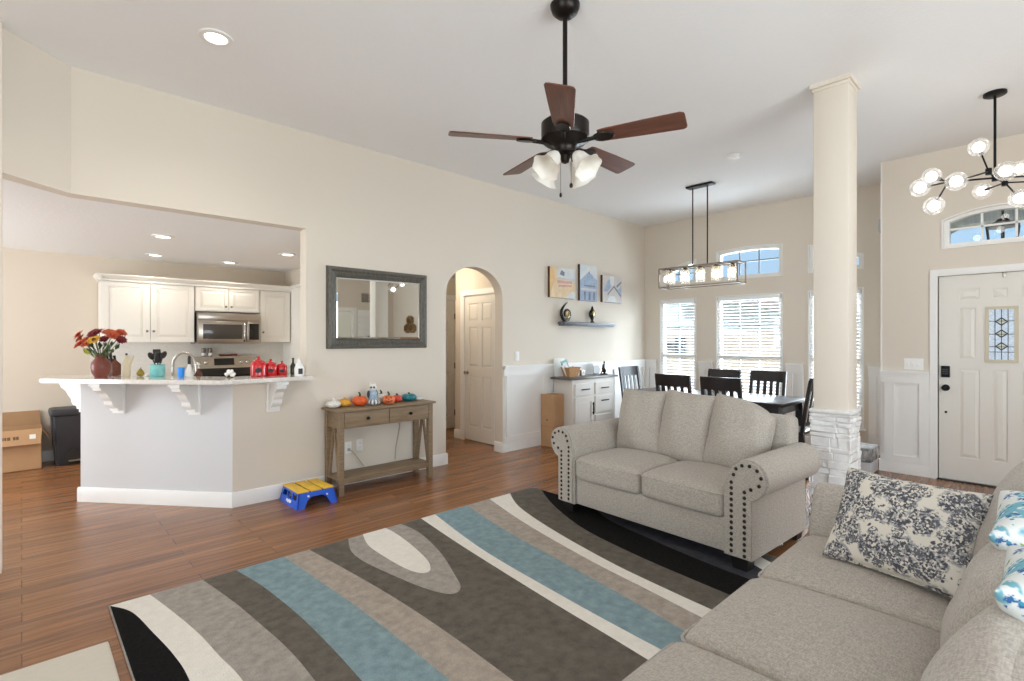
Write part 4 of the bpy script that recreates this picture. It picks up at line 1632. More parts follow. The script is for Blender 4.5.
for sx in (-1, 1):
    for sy in (-1, 1):
        bm = NB()
        x = sx * (W2 - 0.05)
        p, q = Vector((x, sy * 0.012, 0.60)), Vector((x, sy * (D2 - 0.075), 0.15))
        d = (q - p).normalized()
        n_ = Vector((1, 0, 0))
        m_ = d.cross(n_)
        prism(bm, rect(-0.011, 0.011, -0.011, 0.011), 0, (q - p).length, (p, n_, m_, d))
        fin(bm, 'brace', 'greywood', con, smooth=False)


# ---- pumpkins on the console
def pumpkin(name, label, x, y, r, h, m, ribs=10, stem='stem', stem_h=0.03, z=0.775, extra=None, flat=1.0, cat='pumpkin'):
    t = thing(name, label, cat, (x, y, z))
    bm = NB()
    prof = []
    for i in range(15):
        a = -PI / 2 + PI * i / 14
        rr = r * (math.cos(a) ** 0.75 if math.cos(a) > 0 else 0)
        zz = h / 2 + h / 2 * math.sin(a)
        if i == 14:
            zz -= h * 0.1
        if i == 13:
            zz -= h * 0.03
        prof.append((max(rr, 0), zz))
    prof[0] = (0, 0.0)
    prof[-1] = (0, prof[-1][1])
    lathe(bm, prof, ribs * 8, rip=lambda a, tt: 0.90 + 0.10 * abs(math.cos(a * ribs / 2)) ** 0.6)
    if extra == 'stripes':
        for f in bm.faces:
            c = f.calc_center_median()
            a = math.atan2(c.y, c.x)
            if abs(math.cos(a * ribs / 2)) < 0.62:
                f.material_index = 1
    b = fin(bm, 'body', [m, 'stripe'] if extra == 'stripes' else m, t)
    if stem_h:
        bm = NB()
        tube(bm, [(0, 0, h * 0.86), (0.004, 0, h + stem_h * 0.4), (-0.012, -0.004, h + stem_h)], [0.012, 0.009, 0.007], 8)
        fin(bm, 'stem', stem, t)
    if extra == 'face':
        bm = NB()
        dirv = Vector((-0.497, -0.868, 0))
        side = Vector((0.868, -0.497, 0))
        for (u, v, tri) in ((-0.022, 0.072, 1), (0.022, 0.072, 1), (0.0, 0.055, 0)):
            s_ = 0.011 if tri else 0.006
            rr = math.sqrt(max(0.0001, (r * 0.97) ** 2 - u * u)) * (0.96 if v > 0.06 else 0.99)
            o_ = dirv * (rr - 0.006)
            prism(bm, [(u - s_, v - s_ * 0.7), (u + s_, v - s_ * 0.7), (u, v + s_)], 0, 0.008, (o_, side, Vector((0, 0, 1)), dirv))
        mouth = [(-0.036, 0.046), (-0.018, 0.028), (0, 0.024), (0.018, 0.028), (0.036, 0.046), (0.018, 0.038), (0.006, 0.034), (0, 0.040), (-0.006, 0.034), (-0.018, 0.038)]
        prism(bm, mouth, 0, 0.012, (dirv * (r * 0.90), side, Vector((0, 0, 1)), dirv))
        fin(bm, 'carved_face', 'owld', t)
    return t


pumpkin('pumpkin', 'small white pumpkin at the left end of the console table', 2.095, 4.60, 0.066, 0.072, 'whitep', 9, 'whitep', 0.018)
pumpkin('pumpkin', 'small mustard yellow pumpkin between the white and the big orange ones', 2.215, 4.62, 0.058, 0.072, 'mustard', 9, 'mustard', 0.014)
pumpkin('pumpkin', 'largest plain orange pumpkin with a curled dark stem', 2.345, 4.58, 0.072, 0.096, 'orange', 10, 'stem', 0.035)
pumpkin('pumpkin', 'grey and white striped pumpkin under the owl figurine', 2.470, 4.535, 0.066, 0.062, 'whitep', 11, 'stem', 0, extra='stripes')
pumpkin('pumpkin', 'orange pumpkin with a grinning carved face', 2.605, 4.49, 0.062, 0.092, 'orange2', 10, 'stem', 0.032, extra='face')
pumpkin('pumpkin', 'cream white pumpkin half hidden behind the carved one', 2.615, 4.655, 0.068, 0.096, 'whitep', 10, 'stem', 0.03)
pumpkin('pumpkin', 'small red pumpkin between the carved one and the teal one', 2.755, 4.585, 0.05, 0.075, 'redp', 9, 'stem', 0.01)
pumpkin('pumpkin', 'glossy teal pumpkin at the right of the row', 2.905, 4.60, 0.082, 0.078, 'tealp', 8, 'stem', 0.006)
t = thing('trinket_dish', 'small white leaf shaped dish at the right end of the console table', 'dish', (3.025, 4.60, 0.775))
bm = NB()
lathe(bm, [(0, 0), (0.03, 0.0), (0.056, 0.014), (0.058, 0.018), (0.03, 0.006), (0, 0.005)], 24, mx=Matrix.Diagonal((1, 0.6, 1, 1)))
fin(bm, 'bowl', 'white', t)
t = thing('owl_figurine', 'pale blue owl figurine perched on the striped pumpkin', 'figurine', (2.463, 4.545, 0.8285))
t.scale = (1.25, 1.25, 1.25)
bm = NB()
lathe(bm, [(0, 0), (0.028, 0.0), (0.036, 0.02), (0.035, 0.05), (0.026, 0.07), (0, 0.078)], 22)
fin(bm, 'body', 'owl', t)
bm = NB()
ball(bm, (0, 0, 0.092), (0.031, 0.029, 0.028))
for s in (-1, 1):
    lathe(bm, [(0.010, 0), (0.0, 0.022)], 8, (s * 0.018, 0, 0.112))
hd = fin(bm, 'head', 'whitep', t)
for s in (-1, 1):
    bm = NB()
    d = Vector((-0.497, -0.868, 0)) * 0.026 + Vector((0.868, -0.497, 0)) * s * 0.011
    ball(bm, d + Vector((0, 0, 0.096)), 0.008, u=10, v=8)
    fin(bm, 'eye', 'owld', hd)
    bm = NB()
    ball(bm, (s * 0.033, 0.004, 0.042), (0.008, 0.02, 0.03), u=12, v=8)
    fin(bm, 'wing', 'owld', t)

# ================================================================ STEP STOOL
st = thing('step_stool', 'blue and yellow plastic toy workbench step stool on the floor', 'step stool', (1.815, 4.49, 0))
bm = NB()
HS = 0.125


def slope_quad(sx):
    pass


# four sides as tapered frames: end walls (low x, high x) and long walls (front, back)
bx, by, tx, ty = 0.175, 0.205, 0.150, 0.175
for sx in (-1, 1):
    # end wall in the (y,z) plane, leaning inwards
    prism(bm, [(-by, 0), (by, 0), (ty, HS), (-ty, HS)], 0, 0.012,
          (Vector((sx * bx, 0, 0)), Vector((0, 1, 0)), Vector((-sx * (bx - tx) / HS, 0, 1)), Vector((-sx, 0, 0))),
          holes=[[(-0.155, 0.06), (-0.062, 0.06), (-0.062, 0.108), (-0.145, 0.108)], [(-0.045, 0.06), (0.045, 0.06), (0.045, 0.108), (-0.045, 0.108)], [(0.062, 0.06), (0.155, 0.06), (0.145, 0.108), (0.062, 0.108)]])
for sy in (-1, 1):
    prism(bm, [(-bx, 0), (-bx + 0.06, 0), (-0.085, 0.06), (-0.05, 0.085), (0.05, 0.085), (0.085, 0.06), (bx - 0.06, 0), (bx, 0), (tx, HS), (-tx, HS)], 0, 0.012,
          (Vector((0, sy * by, 0)), Vector((1, 0, 0)), Vector((0, -sy * (by - ty) / HS, 1)), Vector((0, -sy, 0))))
fin(bm, 'body', 'stoolb', st, smooth=False)
bm = NB()
box(bm, -tx, tx, -ty, ty, HS - 0.010, HS + 0.002)
fin(bm, 'gap_shade_sheet', 'utensil', st, smooth=False)  # black sheet added for the shade in the gaps between planks
for i in range(3):
    x0_ = -0.155 + i * 0.107
    bm = NB()
    box(bm, x0_, x0_ + 0.092, -ty - 0.004, ty + 0.004, HS, HS + 0.012, 0.003)
    fin(bm, 'plank', 'stooly', st)
bm = NB()
for x in (-0.05, 0.05):
    lathe(bm, [(0, 0), (0.009, 0), (0.008, 0.004), (0, 0.006)], 12, mx=Matrix.Translation((x * 1.6, -by + 0.006, 0.098 if x < 0 else 0.085)) @ Matrix.Rotation(R(78), 4, 'X'))
fin(bm, 'screw', 'white', st)
bm = NB()
# white splash mark on the end wall
fr_ = (Vector((-bx, 0, 0)), Vector((0, -1, 0)), Vector(((bx - tx) / HS, 0, 1)), Vector((-1, 0, 0)))
prism(bm, [(-0.06, 0.022), (-0.035, 0.03), (-0.02, 0.018), (0.0, 0.03), (0.02, 0.02), (0.05, 0.028), (0.055, 0.045), (0.02, 0.05), (-0.01, 0.044), (-0.05, 0.048)], -0.0005, 0.0012, fr_)
fin(bm, 'logo', 'white', st, smooth=False)

# ================================================================ BAR TOP
bar = thing('bar_countertop', 'pale quartz bar countertop on white corbels over the half wall', 'countertop', (0, 0, 0))
bm = NB()
slab = [(1.85, 4.47), (1.116, 4.47), (0.103, 5.70), (0.154, 6.30), (1.32, 4.885), (1.893, 4.885), (1.893, WN - 0.002)]
prism(bm, slab, 1.0525, 1.088)
bmesh.ops.bevel(bm, geom=[e for e in bm.edges if abs(e.verts[0].co.z - e.verts[1].co.z) < 1e-5 and e.is_manifold and e.calc_face_angle(0) > 1], offset=0.006, segments=2, affect='EDGES')
fin(bm, 'slab', 'slab', bar)
CORB = [(0, 0), (0.235, 0), (0.235, -0.035), (0.222, -0.04), (0.218, -0.062), (0.195, -0.075), (0.165, -0.095), (0.145, -0.13), (0.128, -0.15), (0.118, -0.16), (0.112, -0.19), (0.095, -0.215), (0.062, -0.225), (0.058, -0.25), (0, -0.25)]
cb = [(Vector((1.0686, 5.0, 1.05)), Vector((-0.773, -0.635, 0))), (Vector((0.6156, 5.5515, 1.05)), Vector((-0.773, -0.635, 0))),
      (Vector((1.60, WN, 1.05)), Vector((0, -1, 0))), (Vector((0.418, 5.885, 1.05)), Vector((-0.635, 0.773, 0)))]
for p, d in cb:
    p = p + d * 0.0015
    bm = NB()
    side = Vector((-d.y, d.x, 0))
    prism(bm, [(a, b) for a, b in CORB], -0.04, 0.04, (p, d, Vector((0, 0, 1)), side))
    prism(bm, rect(0, 0.245, -0.022, 0.0), -0.052, 0.052, (p, d, Vector((0, 0, 1)), side))
    prism(bm, rect(0, 0.02, -0.275, 0.0), -0.055, 0.055, (p, d, Vector((0, 0, 1)), side))
    fin(bm, 'corbel', 'trim', bar, smooth=False)

BT = 1.0885
# ---- vase with flowers
t = thing('vase', 'round terracotta vase at the left end of the bar', 'vase', (0.485, 5.56, BT))
bm = NB()
lathe(bm, [(0, 0), (0.042, 0), (0.062, 0.04), (0.071, 0.085), (0.066, 0.125), (0.044, 0.155), (0.036, 0.172), (0.046, 0.192), (0.040, 0.192), (0.030, 0.172), (0.038, 0.15), (0.0, 0.12)], 32)
fin(bm, 'body', 'terra', t)
side = Vector((0.724, -0.690, 0))          # across the picture
fw = Vector((0.690, 0.724, 0))
V0 = Vector((0.485, 5.56, BT))
FL = [(-0.165, 0.02, 0.295, 'rust', 0.036, 'rust red chrysanthemum in the vase, farthest out to the left'), (-0.13, -0.04, 0.325, 'rust', 0.045, None), (-0.09, 0.05, 0.35, 'rust', 0.042, None),
      (-0.08, -0.06, 0.27, 'rust', 0.045, None), (-0.025, -0.03, 0.335, 'maroon', 0.05, 'maroon chrysanthemum at the top centre of the bouquet'), (0.005, -0.075, 0.285, 'yellow', 0.042, 'yellow daisy with a dark centre in the middle of the bouquet'),
      (0.06, 0.03, 0.335, 'rust', 0.045, None), (0.10, -0.02, 0.325, 'rust', 0.042, None), (0.15, 0.0, 0.285, 'maroon', 0.038, 'maroon chrysanthemum drooping at the right of the bouquet'),
      (-0.115, 0.02, 0.285, 'rust', 0.04, None), (0.115, 0.05, 0.345, 'rust', 0.04, None), (-0.045, 0.05, 0.355, 'rust', 0.042, None), (0.02, 0.05, 0.35, 'rust', 0.042, None), (-0.11, -0.07, 0.245, 'rust', 0.038, None),
      (-0.04, -0.09, 0.255, 'rust', 0.038, None), (0.085, 0.06, 0.30, 'rust', 0.038, None), (0.045, -0.03, 0.29, 'maroon', 0.034, 'smaller maroon chrysanthemum low in the bouquet, right of the yellow daisy')]
for (u, w, zz, m, rad, lab) in FL:
    rad *= 1.3
    hp = V0 + side * u * 1.15 + fw * w + Vector((0, 0, zz + 0.03))
    if lab:
        t = thing('chrysanthemum', lab, 'flower', V0 + Vector((0, 0, 0.13)))
    else:
        t = thing('chrysanthemum', 'rust orange chrysanthemum in the terracotta vase bouquet', 'flower', V0 + Vector((0, 0, 0.13)), 0, 'rust chrysanthemums in the vase')
    hp = hp - (V0 + Vector((0, 0, 0.13)))
    bm = NB()
    q = side * u * 0.1 + fw * w * 0.1
    tube(bm, [q, q + (hp - q) * 0.35 + Vector((0, 0, 0.02)), hp], [0.0025, 0.0022, 0.002], 6)
    fin(bm, 'stem', 'leaf', t)
    bm = NB()
    nrm = (Vector((u * 1.2 * side.x, u * 1.2 * side.y, 0.12)) + fw * (w - 0.12) * 1.0 + Vector((0, 0, 0.05))).normalized()
    rt = nrm.to_track_quat('Z', 'Y').to_matrix().to_4x4()
    rr = random.Random(int(zz * 1000))
    for ring, (rl, tilt, cnt) in enumerate(((rad, 0.15, 15), (rad * 0.8, 0.5, 13), (rad * 0.55, 0.95, 10))):
        for k in range(cnt):
            a = 2 * PI * (k + 0.5 * ring) / cnt + rr.uniform(-0.1, 0.1)
            dx, dy = math.cos(a), math.sin(a)
            L_ = rl * rr.uniform(0.88, 1.08)
            wd = rad * 0.2
            p0 = Vector((dx * 0.006, dy * 0.006, 0.002 * ring))
            e_ = Vector((dx * L_ * math.cos(tilt), dy * L_ * math.cos(tilt), L_ * math.sin(tilt) * 0.8 + 0.002))
            sv = Vector((-dy, dx, 0)) * wd
            md = p0.lerp(e_, 0.6) + Vector((0, 0, 0.004))
            v_ = [bm.verts.new(Matrix.Translation(hp) @ rt @ q_) for q_ in (p0, md + sv, e_, md - sv, md + Vector((0, 0, -0.003)))]
            bm.faces.new([v_[0], v_[1], v_[4]])
            bm.faces.new([v_[1], v_[2], v_[4]])
            bm.faces.new([v_[2], v_[3], v_[4]])
            bm.faces.new([v_[3], v_[0], v_[4]])
    fin(bm, 'blossom', m, t)
    bm = NB()
    ball(bm, hp + nrm * 0.006, rad * 0.28, u=10, v=6)
    fin(bm, 'flower_centre', 'core' if m == 'yellow' else m, t)
t = thing('leaf_spray', 'green and lime leaves spilling from the terracotta vase', 'foliage', V0 + Vector((0, 0, 0.14)))
for mname, cnt, seed, nm in (('leaf', 42, 4, 'green_leaves'), ('lime', 5, 9, 'lime_leaves')):
    bm = NB()
    rr = random.Random(seed)
    for k in range(cnt):
        if mname == 'leaf':
            c = side * rr.uniform(-0.10, 0.11) + fw * rr.uniform(-0.07, 0.05) + Vector((0, 0, rr.uniform(0.05, 0.15)))
        else:
            c = side * rr.uniform(-0.125, -0.06) + fw * rr.uniform(-0.06, 0.0) + Vector((0, 0, rr.uniform(0.07, 0.10)))
        d = (c + Vector((rr.uniform(-.05, .05), rr.uniform(-.05, .05), rr.uniform(-.03, .05)))).normalized()
        L_ = rr.uniform(0.035, 0.06)
        sv = d.cross(Vector((rr.uniform(-1, 1), rr.uniform(-1, 1), 1))).normalized() * L_ * 0.28
        up_ = d.cross(sv).normalized() * 0.006
        v_ = [bm.verts.new(q_) for q_ in (c - d * L_ * 0.5, c + sv, c + d * L_ * 0.6, c - sv, c + up_)]
        for i_ in range(4):
            bm.faces.new([v_[i_], v_[(i_ + 1) % 4], v_[4]])
        if k % 2 == 0:
            tube(bm, [c - d * L_ * 0.5, c * 0.25], 0.0015, 5)
    fin(bm, nm, mname, t)

# ---- knife block, bottles, crock on the bar
t = thing('knife_block', 'dark wooden knife block with black handles right of the vase', 'knife block', (0.585, 5.735, BT), R(-43.6))
bm = NB()
prism(bm, [(-0.05, 0), (0.05, 0), (0.05, 0.10), (-0.02, 0.15), (-0.05, 0.11)], -0.033, 0.033, ((0, 0, 0), (0, 1, 0), (0, 0, 1), (1, 0, 0)))
fin(bm, 'block', 'knifew', t, smooth=False)
for i, (x, y, l) in enumerate(((-0.018, -0.03, 0.10), (0.016, -0.03, 0.075), (-0.018, 0.005, 0.08), (0.016, 0.008, 0.06))):
    bm = NB()
    b_ = Vector((x, y, 0.12))
    tube(bm, [b_, b_ + Vector((0, -0.25, 0.9)).normalized() * l], [0.008, 0.011], 8)
    fin(bm, 'knife_handle', 'utensil', t)
t = thing('soap_dispenser', 'cream ceramic bottle with a spout between vase and utensil crock', 'bottle', (0.665, 5.60, BT))
bm = NB()
lathe(bm, [(0, 0), (0.028, 0), (0.032, 0.03), (0.028, 0.11), (0.02, 0.145), (0.014, 0.165), (0.016, 0.18), (0, 0.183)], 20)
tube(bm, [side * 0.018 + Vector((0, 0, 0.10)), side * 0.05 + Vector((0, 0, 0.16)), side * 0.058 + Vector((0, 0, 0.178))], [0.016, 0.012, 0.008], 10)
fin(bm, 'body', 'cream', t)
bm = NB()
lathe(bm, [(0, 0.182), (0.008, 0.182), (0.008, 0.198), (0, 0.2)], 10)
fin(bm, 'stopper', 'utensil', t)
t = thing('pear', 'small olive yellow pear lying left of the utensil crock', 'fruit', (0.748, 5.475, BT))
bm = NB()
lathe(bm, [(0, 0), (0.022, 0.005), (0.030, 0.025), (0.022, 0.045), (0.012, 0.06), (0.006, 0.068), (0, 0.07)], 16)
fin(bm, 'flesh', 'olive', t)
bm = NB()
tube(bm, [(0, 0, 0.068), (0.004, 0, 0.08)], 0.002, 6)
fin(bm, 'stem', 'core', t)
t = thing('garlic_bulb', 'small white bulb beside the pear on the bar', 'garlic', (0.795, 5.43, BT))
bm = NB()
lathe(bm, [(0, 0), (0.018, 0.003), (0.022, 0.014), (0.012, 0.026), (0.004, 0.034), (0, 0.036)], 30, rip=lambda a, tt: 0.92 + 0.08 * abs(math.cos(3 * a)))
fin(bm, 'bulb', 'white', t)
t = thing('utensil_crock', 'turquoise crock on the bar holding black utensils', 'crock', (0.85, 5.33, BT))
bm = NB()
lathe(bm, [(0, 0), (0.05, 0), (0.056, 0.01), (0.056, 0.098), (0.059, 0.105), (0.052, 0.105), (0.050, 0.02), (0, 0.015)], 28)
fin(bm, 'pot', 'turq', t)
for i, (u, w, zz, kind, lab) in enumerate(((-0.06, 0.0, 0.185, 'spoon', 'black ladle in the turquoise crock, farthest left'), (-0.02, 0.02, 0.20, 'turner', 'black slotted turner standing in the middle of the crock'),
                                           (0.055, 0.0, 0.195, 'spoon', 'black spoon leaning to the right in the crock'), (0.02, -0.02, 0.17, 'brush', 'black spatula at the front of the crock'))):
    u_t = thing(('ladle', 'turner', 'serving_spoon', 'spatula')[i], lab, 'utensil', (0.85, 5.33, BT + 0.02))
    top = side * u + fw * w + Vector((0, 0, zz - 0.02))
    bot = side * u * -0.3 + fw * w * 0.2 + Vector((0, 0, 0.0))
    bm = NB()
    tube(bm, [bot, bot.lerp(top, 0.75)], 0.005, 8)
    fin(bm, 'handle', 'utensil', u_t)
    bm = NB()
    d = (top - bot).normalized()
    rt = d.to_track_quat('Z', 'Y').to_matrix().to_4x4()
    mm = Matrix.Translation(bot.lerp(top, 0.95)) @ rt
    if kind == 'spoon':
        bf = set(bm.verts)
        ball(bm, (0, 0, 0), (0.034, 0.014, 0.036), u=14, v=10)
        bmesh.ops.transform(bm, matrix=mm, verts=[v for v in bm.verts if v not in bf])
    else:
        box(bm, -0.03, 0.03, -0.006, 0.006, -0.045, 0.045, 0.005, mx=mm)
    fin(bm, 'head', 'utensil', u_t)

# ---- sink counter behind the half wall, faucet, cup, bottles
t = thing('sink_counter', 'lower kitchen counter with sink hidden behind the half wall', 'counter', (0, 0, 0))
bm = NB()
prism(bm, [(0.50, 5.96), (1.40, 4.89), (1.89, 4.89), (1.89, 5.40), (1.62, 5.40), (0.93, 6.26)], 0.0, 0.88)
fin(bm, 'cabinet', 'cab', t, smooth=False)
bm = NB()
prism(bm, [(0.48, 5.95), (1.385, 4.885), (1.893, 4.885), (1.893, 5.43), (1.63, 5.43), (0.93, 6.30)], 0.88, 0.915)
fin(bm, 'worktop', 'slab', t, smooth=False)
fp = Vector((1.02, 5.66, 0.9155))
t = thing('kitchen_faucet', 'tall arched brushed nickel faucet behind the bar', 'faucet', fp)
bm = NB()
lathe(bm, [(0, 0), (0.028, 0), (0.028, 0.01), (0.02, 0.03), (0.015, 0.05), (0, 0.05)], 20)
pts = [Vector((0, 0, 0.03)), Vector((0, 0, 0.24))]
for k in range(1, 13):
    a = PI - PI * k / 12
    pts.append(Vector((0, 0, 0.25)) + side * (0.105 + 0.105 * math.cos(a)) + Vector((0, 0, 0.12 * math.sin(a))))
tube(bm, pts, 0.013, 12)
fin(bm, 'neck', 'chrome', t)
bm = NB()
e_ = pts[-1]
tube(bm, [e_ + Vector((0, 0, 0.01)), e_ - Vector((0, 0, 0.02)), e_ - Vector((0, 0, 0.085))], [0.014, 0.017, 0.02], 12)
fin(bm, 'spray_head', 'chrome', t)
bm = NB()
tube(bm, [Vector((0, 0, 0.07)), Vector((0, 0, 0.07)) + fw * -0.05, Vector((0, 0, 0.11)) + fw * -0.10], [0.009, 0.008, 0.006], 8)
fin(bm, 'lever', 'chrome', t)
t = thing('cup', 'bright blue plastic cup on the bar in front of the faucet', 'cup', (0.965, 5.03, BT))
bm = NB()
lathe(bm, [(0, 0), (0.022, 0), (0.027, 0.085), (0.025, 0.085), (0.02, 0.004), (0, 0.004)], 22)
fin(bm, 'wall', 'bluecup', t)
t = thing('dish_soap_bottle', 'white dish soap bottle with a black cap behind the blue cup', 'bottle', (1.10, 5.40, 0.9155))
bm = NB()
lathe(bm, [(0, 0), (0.032, 0), (0.035, 0.02), (0.033, 0.19), (0.016, 0.25), (0.012, 0.27), (0, 0.27)], 20)
fin(bm, 'body', 'white', t)
bm = NB()
lathe(bm, [(0, 0.27), (0.013, 0.27), (0.012, 0.33), (0.008, 0.345), (0, 0.345)], 14)
fin(bm, 'cap', 'utensil', t)
t = thing('hand_soap_bottle', 'brown glass soap bottle beside the white one at the sink', 'bottle', (1.17, 5.38, 0.9155))
bm = NB()
lathe(bm, [(0, 0), (0.028, 0), (0.03, 0.015), (0.03, 0.18), (0.012, 0.21), (0.012, 0.23), (0, 0.23)], 20)
fin(bm, 'body', 'brown', t)
bm = NB()
lathe(bm, [(0, 0.23), (0.012, 0.23), (0.004, 0.24), (0.004, 0.262), (0.014, 0.264), (0.012, 0.274), (0, 0.275)], 12)
tube(bm, [(0, 0, 0.268), (-0.035, 0, 0.265)], 0.004, 6)
fin(bm, 'pump', 'white', t)
t = thing('flower_ornament', 'little white flower ornament at the bar corner', 'ornament', (1.27, 4.775, BT))
bm = NB()
for k in range(6):
    a = 2 * PI * k / 6
    ball(bm, (0.024 * math.cos(a), 0.024 * math.sin(a), 0.03 + 0.012 * math.sin(a * 2)), (0.02, 0.02, 0.014), u=10, v=8)
for k in range(4):
    a = 2 * PI * k / 4 + 0.4
    ball(bm, (0.016 * math.cos(a), 0.016 * math.sin(a), 0.052), (0.014, 0.014, 0.016), u=10, v=8)
fin(bm, 'petals', 'white', t)
bm = NB()
lathe(bm, [(0, 0), (0.025, 0), (0.02, 0.012), (0.012, 0.022), (0, 0.022)], 14)
fin(bm, 'foot', 'core', t)
for (x, y, r, h, lab) in ((1.495, 4.78, 0.064, 0.135, 'largest red lidded canister on the bar'), (1.605, 4.80, 0.052, 0.115, 'middle-sized red lidded canister on the bar'), (1.705, 4.815, 0.047, 0.098, 'smallest red lidded canister on the bar')):
    t = thing('canister', lab, 'canister', (x, y, BT), 0, 'red canisters on the bar')
    bm = NB()
    lathe(bm, [(0, 0), (r * 0.9, 0), (r, 0.008), (r, h * 0.72), (r * 0.93, h * 0.82), (r * 0.86, h * 0.86), (0, h * 0.86)], 28)
    b_ = fin(bm, 'body', 'red', t)
    bm = NB()
    lathe(bm, [(0, h * 0.85), (r * 0.9, h * 0.85), (r * 0.86, h * 0.92), (r * 0.4, h * 1.06), (r * 0.2, h * 1.1), (r * 0.16, h * 1.16), (r * 0.24, h * 1.22), (r * 0.15, h * 1.28), (0, h * 1.3)], 24)
    fin(bm, 'lid', 'red', t)
    bm = NB()
    n_ = 12
    d = Vector((-x, -y, 0)).normalized()
    s_ = Vector((-d.y, d.x, 0))
    prism(bm, [(r * 0.45 * math.cos(2 * PI * k / n_), h * 0.4 + r * 0.33 * math.sin(2 * PI * k / n_)) for k in range(n_)], 0, 0.004, (d * (r * 0.985), s_, Vector((0, 0, 1)), d))
    fin(bm, 'label_plate', 'label', t, smooth=False)
t = thing('oil_bottle', 'dark green glass bottle behind the smallest canister', 'bottle', (1.80, 4.80, BT))
bm = NB()
lathe(bm, [(0, 0), (0.022, 0), (0.024, 0.01), (0.024, 0.08), (0.009, 0.11), (0.009, 0.14), (0, 0.142)], 16)
fin(bm, 'body', 'greenglass', t)
bm = NB()
lathe(bm, [(0, 0.141), (0.011, 0.141), (0.011, 0.152), (0, 0.153)], 12)
fin(bm, 'cap', 'utensil', t)
t = thing('spray_bottle', 'white plastic bottle at the right end of the bar', 'bottle', (1.76, 4.55, BT))
bm = NB()
lathe(bm, [(0, 0), (0.036, 0), (0.040, 0.01), (0.040, 0.07), (0.03, 0.10), (0.016, 0.118), (0.016, 0.125), (0, 0.125)], 22)
fin(bm, 'body', 'white', t)
bm = NB()
lathe(bm, [(0, 0.125), (0.018, 0.125), (0.016, 0.145), (0.009, 0.152), (0, 0.153)], 16)
fin(bm, 'cap', 'white', t)
bm = NB()
box(bm, -0.015, 0.02, -0.0415, -0.036, 0.02, 0.068, 0.002)
lb_ = fin(bm, 'printed_label', 'rug_navy', t)
lb_.rotation_euler = (0, 0, R(-10))

# ================================================================ KITCHEN BACK WALL
YB = 8.05


def upper(label, x0, x1, z0, z1, ndoors, knob_low=True):
    t = thing('upper_cabinet', label, 'cabinet', ((x0 + x1) / 2, YB, z0), 0, 'white upper cabinets on the kitchen wall')
    w = x1 - x0
    bm = NB()
    box(bm, -w / 2, w / 2, -0.31, -0.014, 0, z1 - z0)
    fin(bm, 'carcass', 'cab', t, smooth=False)
    dw = (w - 0.012) / ndoors
    for i in range(ndoors):
        a0 = -w / 2 + 0.006 + dw * i + 0.004
        a1 = a0 + dw - 0.008
        h = z1 - z0
        bm = NB()
        mg = 0.06 if h > 0.5 else 0.045
        panel_slab(bm, a0, a1, 0.008, h - 0.008, -0.33, -0.311, [(a0 + mg, a1 - mg, mg, h - mg)], rise=0.007, inset=0.04, groove=0.009)
        d = fin(bm, 'door', 'cab', t, smooth=False)
        bm = NB()
        if ndoors == 2:
            kx = a1 - 0.03 if i == 0 else a0 + 0.03
        else:
            kx = a0 + 0.03
        kz = 0.14 if h > 0.5 else 0.07
        lathe(bm, [(0, 0), (0.006, 0), (0.006, 0.012), (0.015, 0.018), (0.013, 0.028), (0, 0.03)], 14, mx=Matrix.Translation((kx, -0.331, kz)) @ Matrix.Rotation(R(90), 4, 'X'))
        fin(bm, 'knob', 'gunmetal', d)
    return t


upper('white double-door upper cabinet left of the microwave', 0.675, 1.635, 1.375, 2.11, 2)
upper('short white double-door cabinet directly over the microwave', 1.64, 2.43, 1.785, 2.11, 2)
upper('white single-door upper cabinet right of the microwave', 2.435, 2.86, 1.375, 2.11, 1)
bm = NB()
prism(bm, [(0, 0), (0.012, 0), (0.012, 0.02), (0.05, 0.065), (0.05, 0.08), (0, 0.08)], 0.64, 2.87, ((0, YB - 0.332, 2.11), (0, -1, 0), (0, 0, 1), (1, 0, 0)))
prism(bm, rect(0.67, 2.87, YB - 0.332, YB), 2.11, 2.125)
prism(bm, [(0, 0), (0.012, 0), (0.012, 0.02), (0.05, 0.065), (0.05, 0.08), (0, 0.08)], YB - 0.38, YB, ((0.675, 0, 2.11), (-1, 0, 0), (0, 0, 1), (0, 1, 0)))
struct(bm, 'trim_4', 'cab', label='white crown moulding on the upper cabinets', smooth=False)
bm = NB()
box(bm, 0.60, 2.87, YB - 0.012, YB, 0.92, 1.375)
struct(bm, 'trim_5', 'tile', label='white tile backsplash', smooth=False)

t = thing('microwave', 'stainless over-the-range microwave under the short cabinet', 'microwave', (2.037, YB, 1.36))
bm = NB()
box(bm, -0.385, 0.385, -0.38, -0.013, 0, 0.41, 0.006)
fin(bm, 'case', 'steel', t)
bm = NB()
box(bm, -0.38, 0.19, -0.41, -0.381, 0.02, 0.30, 0.006)
d = fin(bm, 'door', 'steel', t)
bm = NB()
box(bm, -0.325, 0.145, -0.414, -0.409, 0.06, 0.255, 0.003)
fin(bm, 'window', 'darkscreen', d)
bm = NB()
tube(bm, [(0.17, -0.412, 0.03), (0.17, -0.445, 0.055), (0.17, -0.448, 0.15), (0.17, -0.445, 0.255), (0.17, -0.412, 0.28)], 0.010, 10)
fin(bm, 'handle', 'chrome', d)
bm = NB()
box(bm, 0.205, 0.38, -0.41, -0.381, 0.02, 0.30, 0.005)
p = fin(bm, 'control_panel', 'steel', t)
bm = NB()
box(bm, 0.235, 0.36, -0.413, -0.409, 0.05, 0.27, 0.003)
fin(bm, 'keypad', 'blackglass', p)
bm = NB()
box(bm, -0.38, 0.38, -0.405, -0.381, 0.31, 0.40, 0.004)
fin(bm, 'vent_grille', 'steel', t)

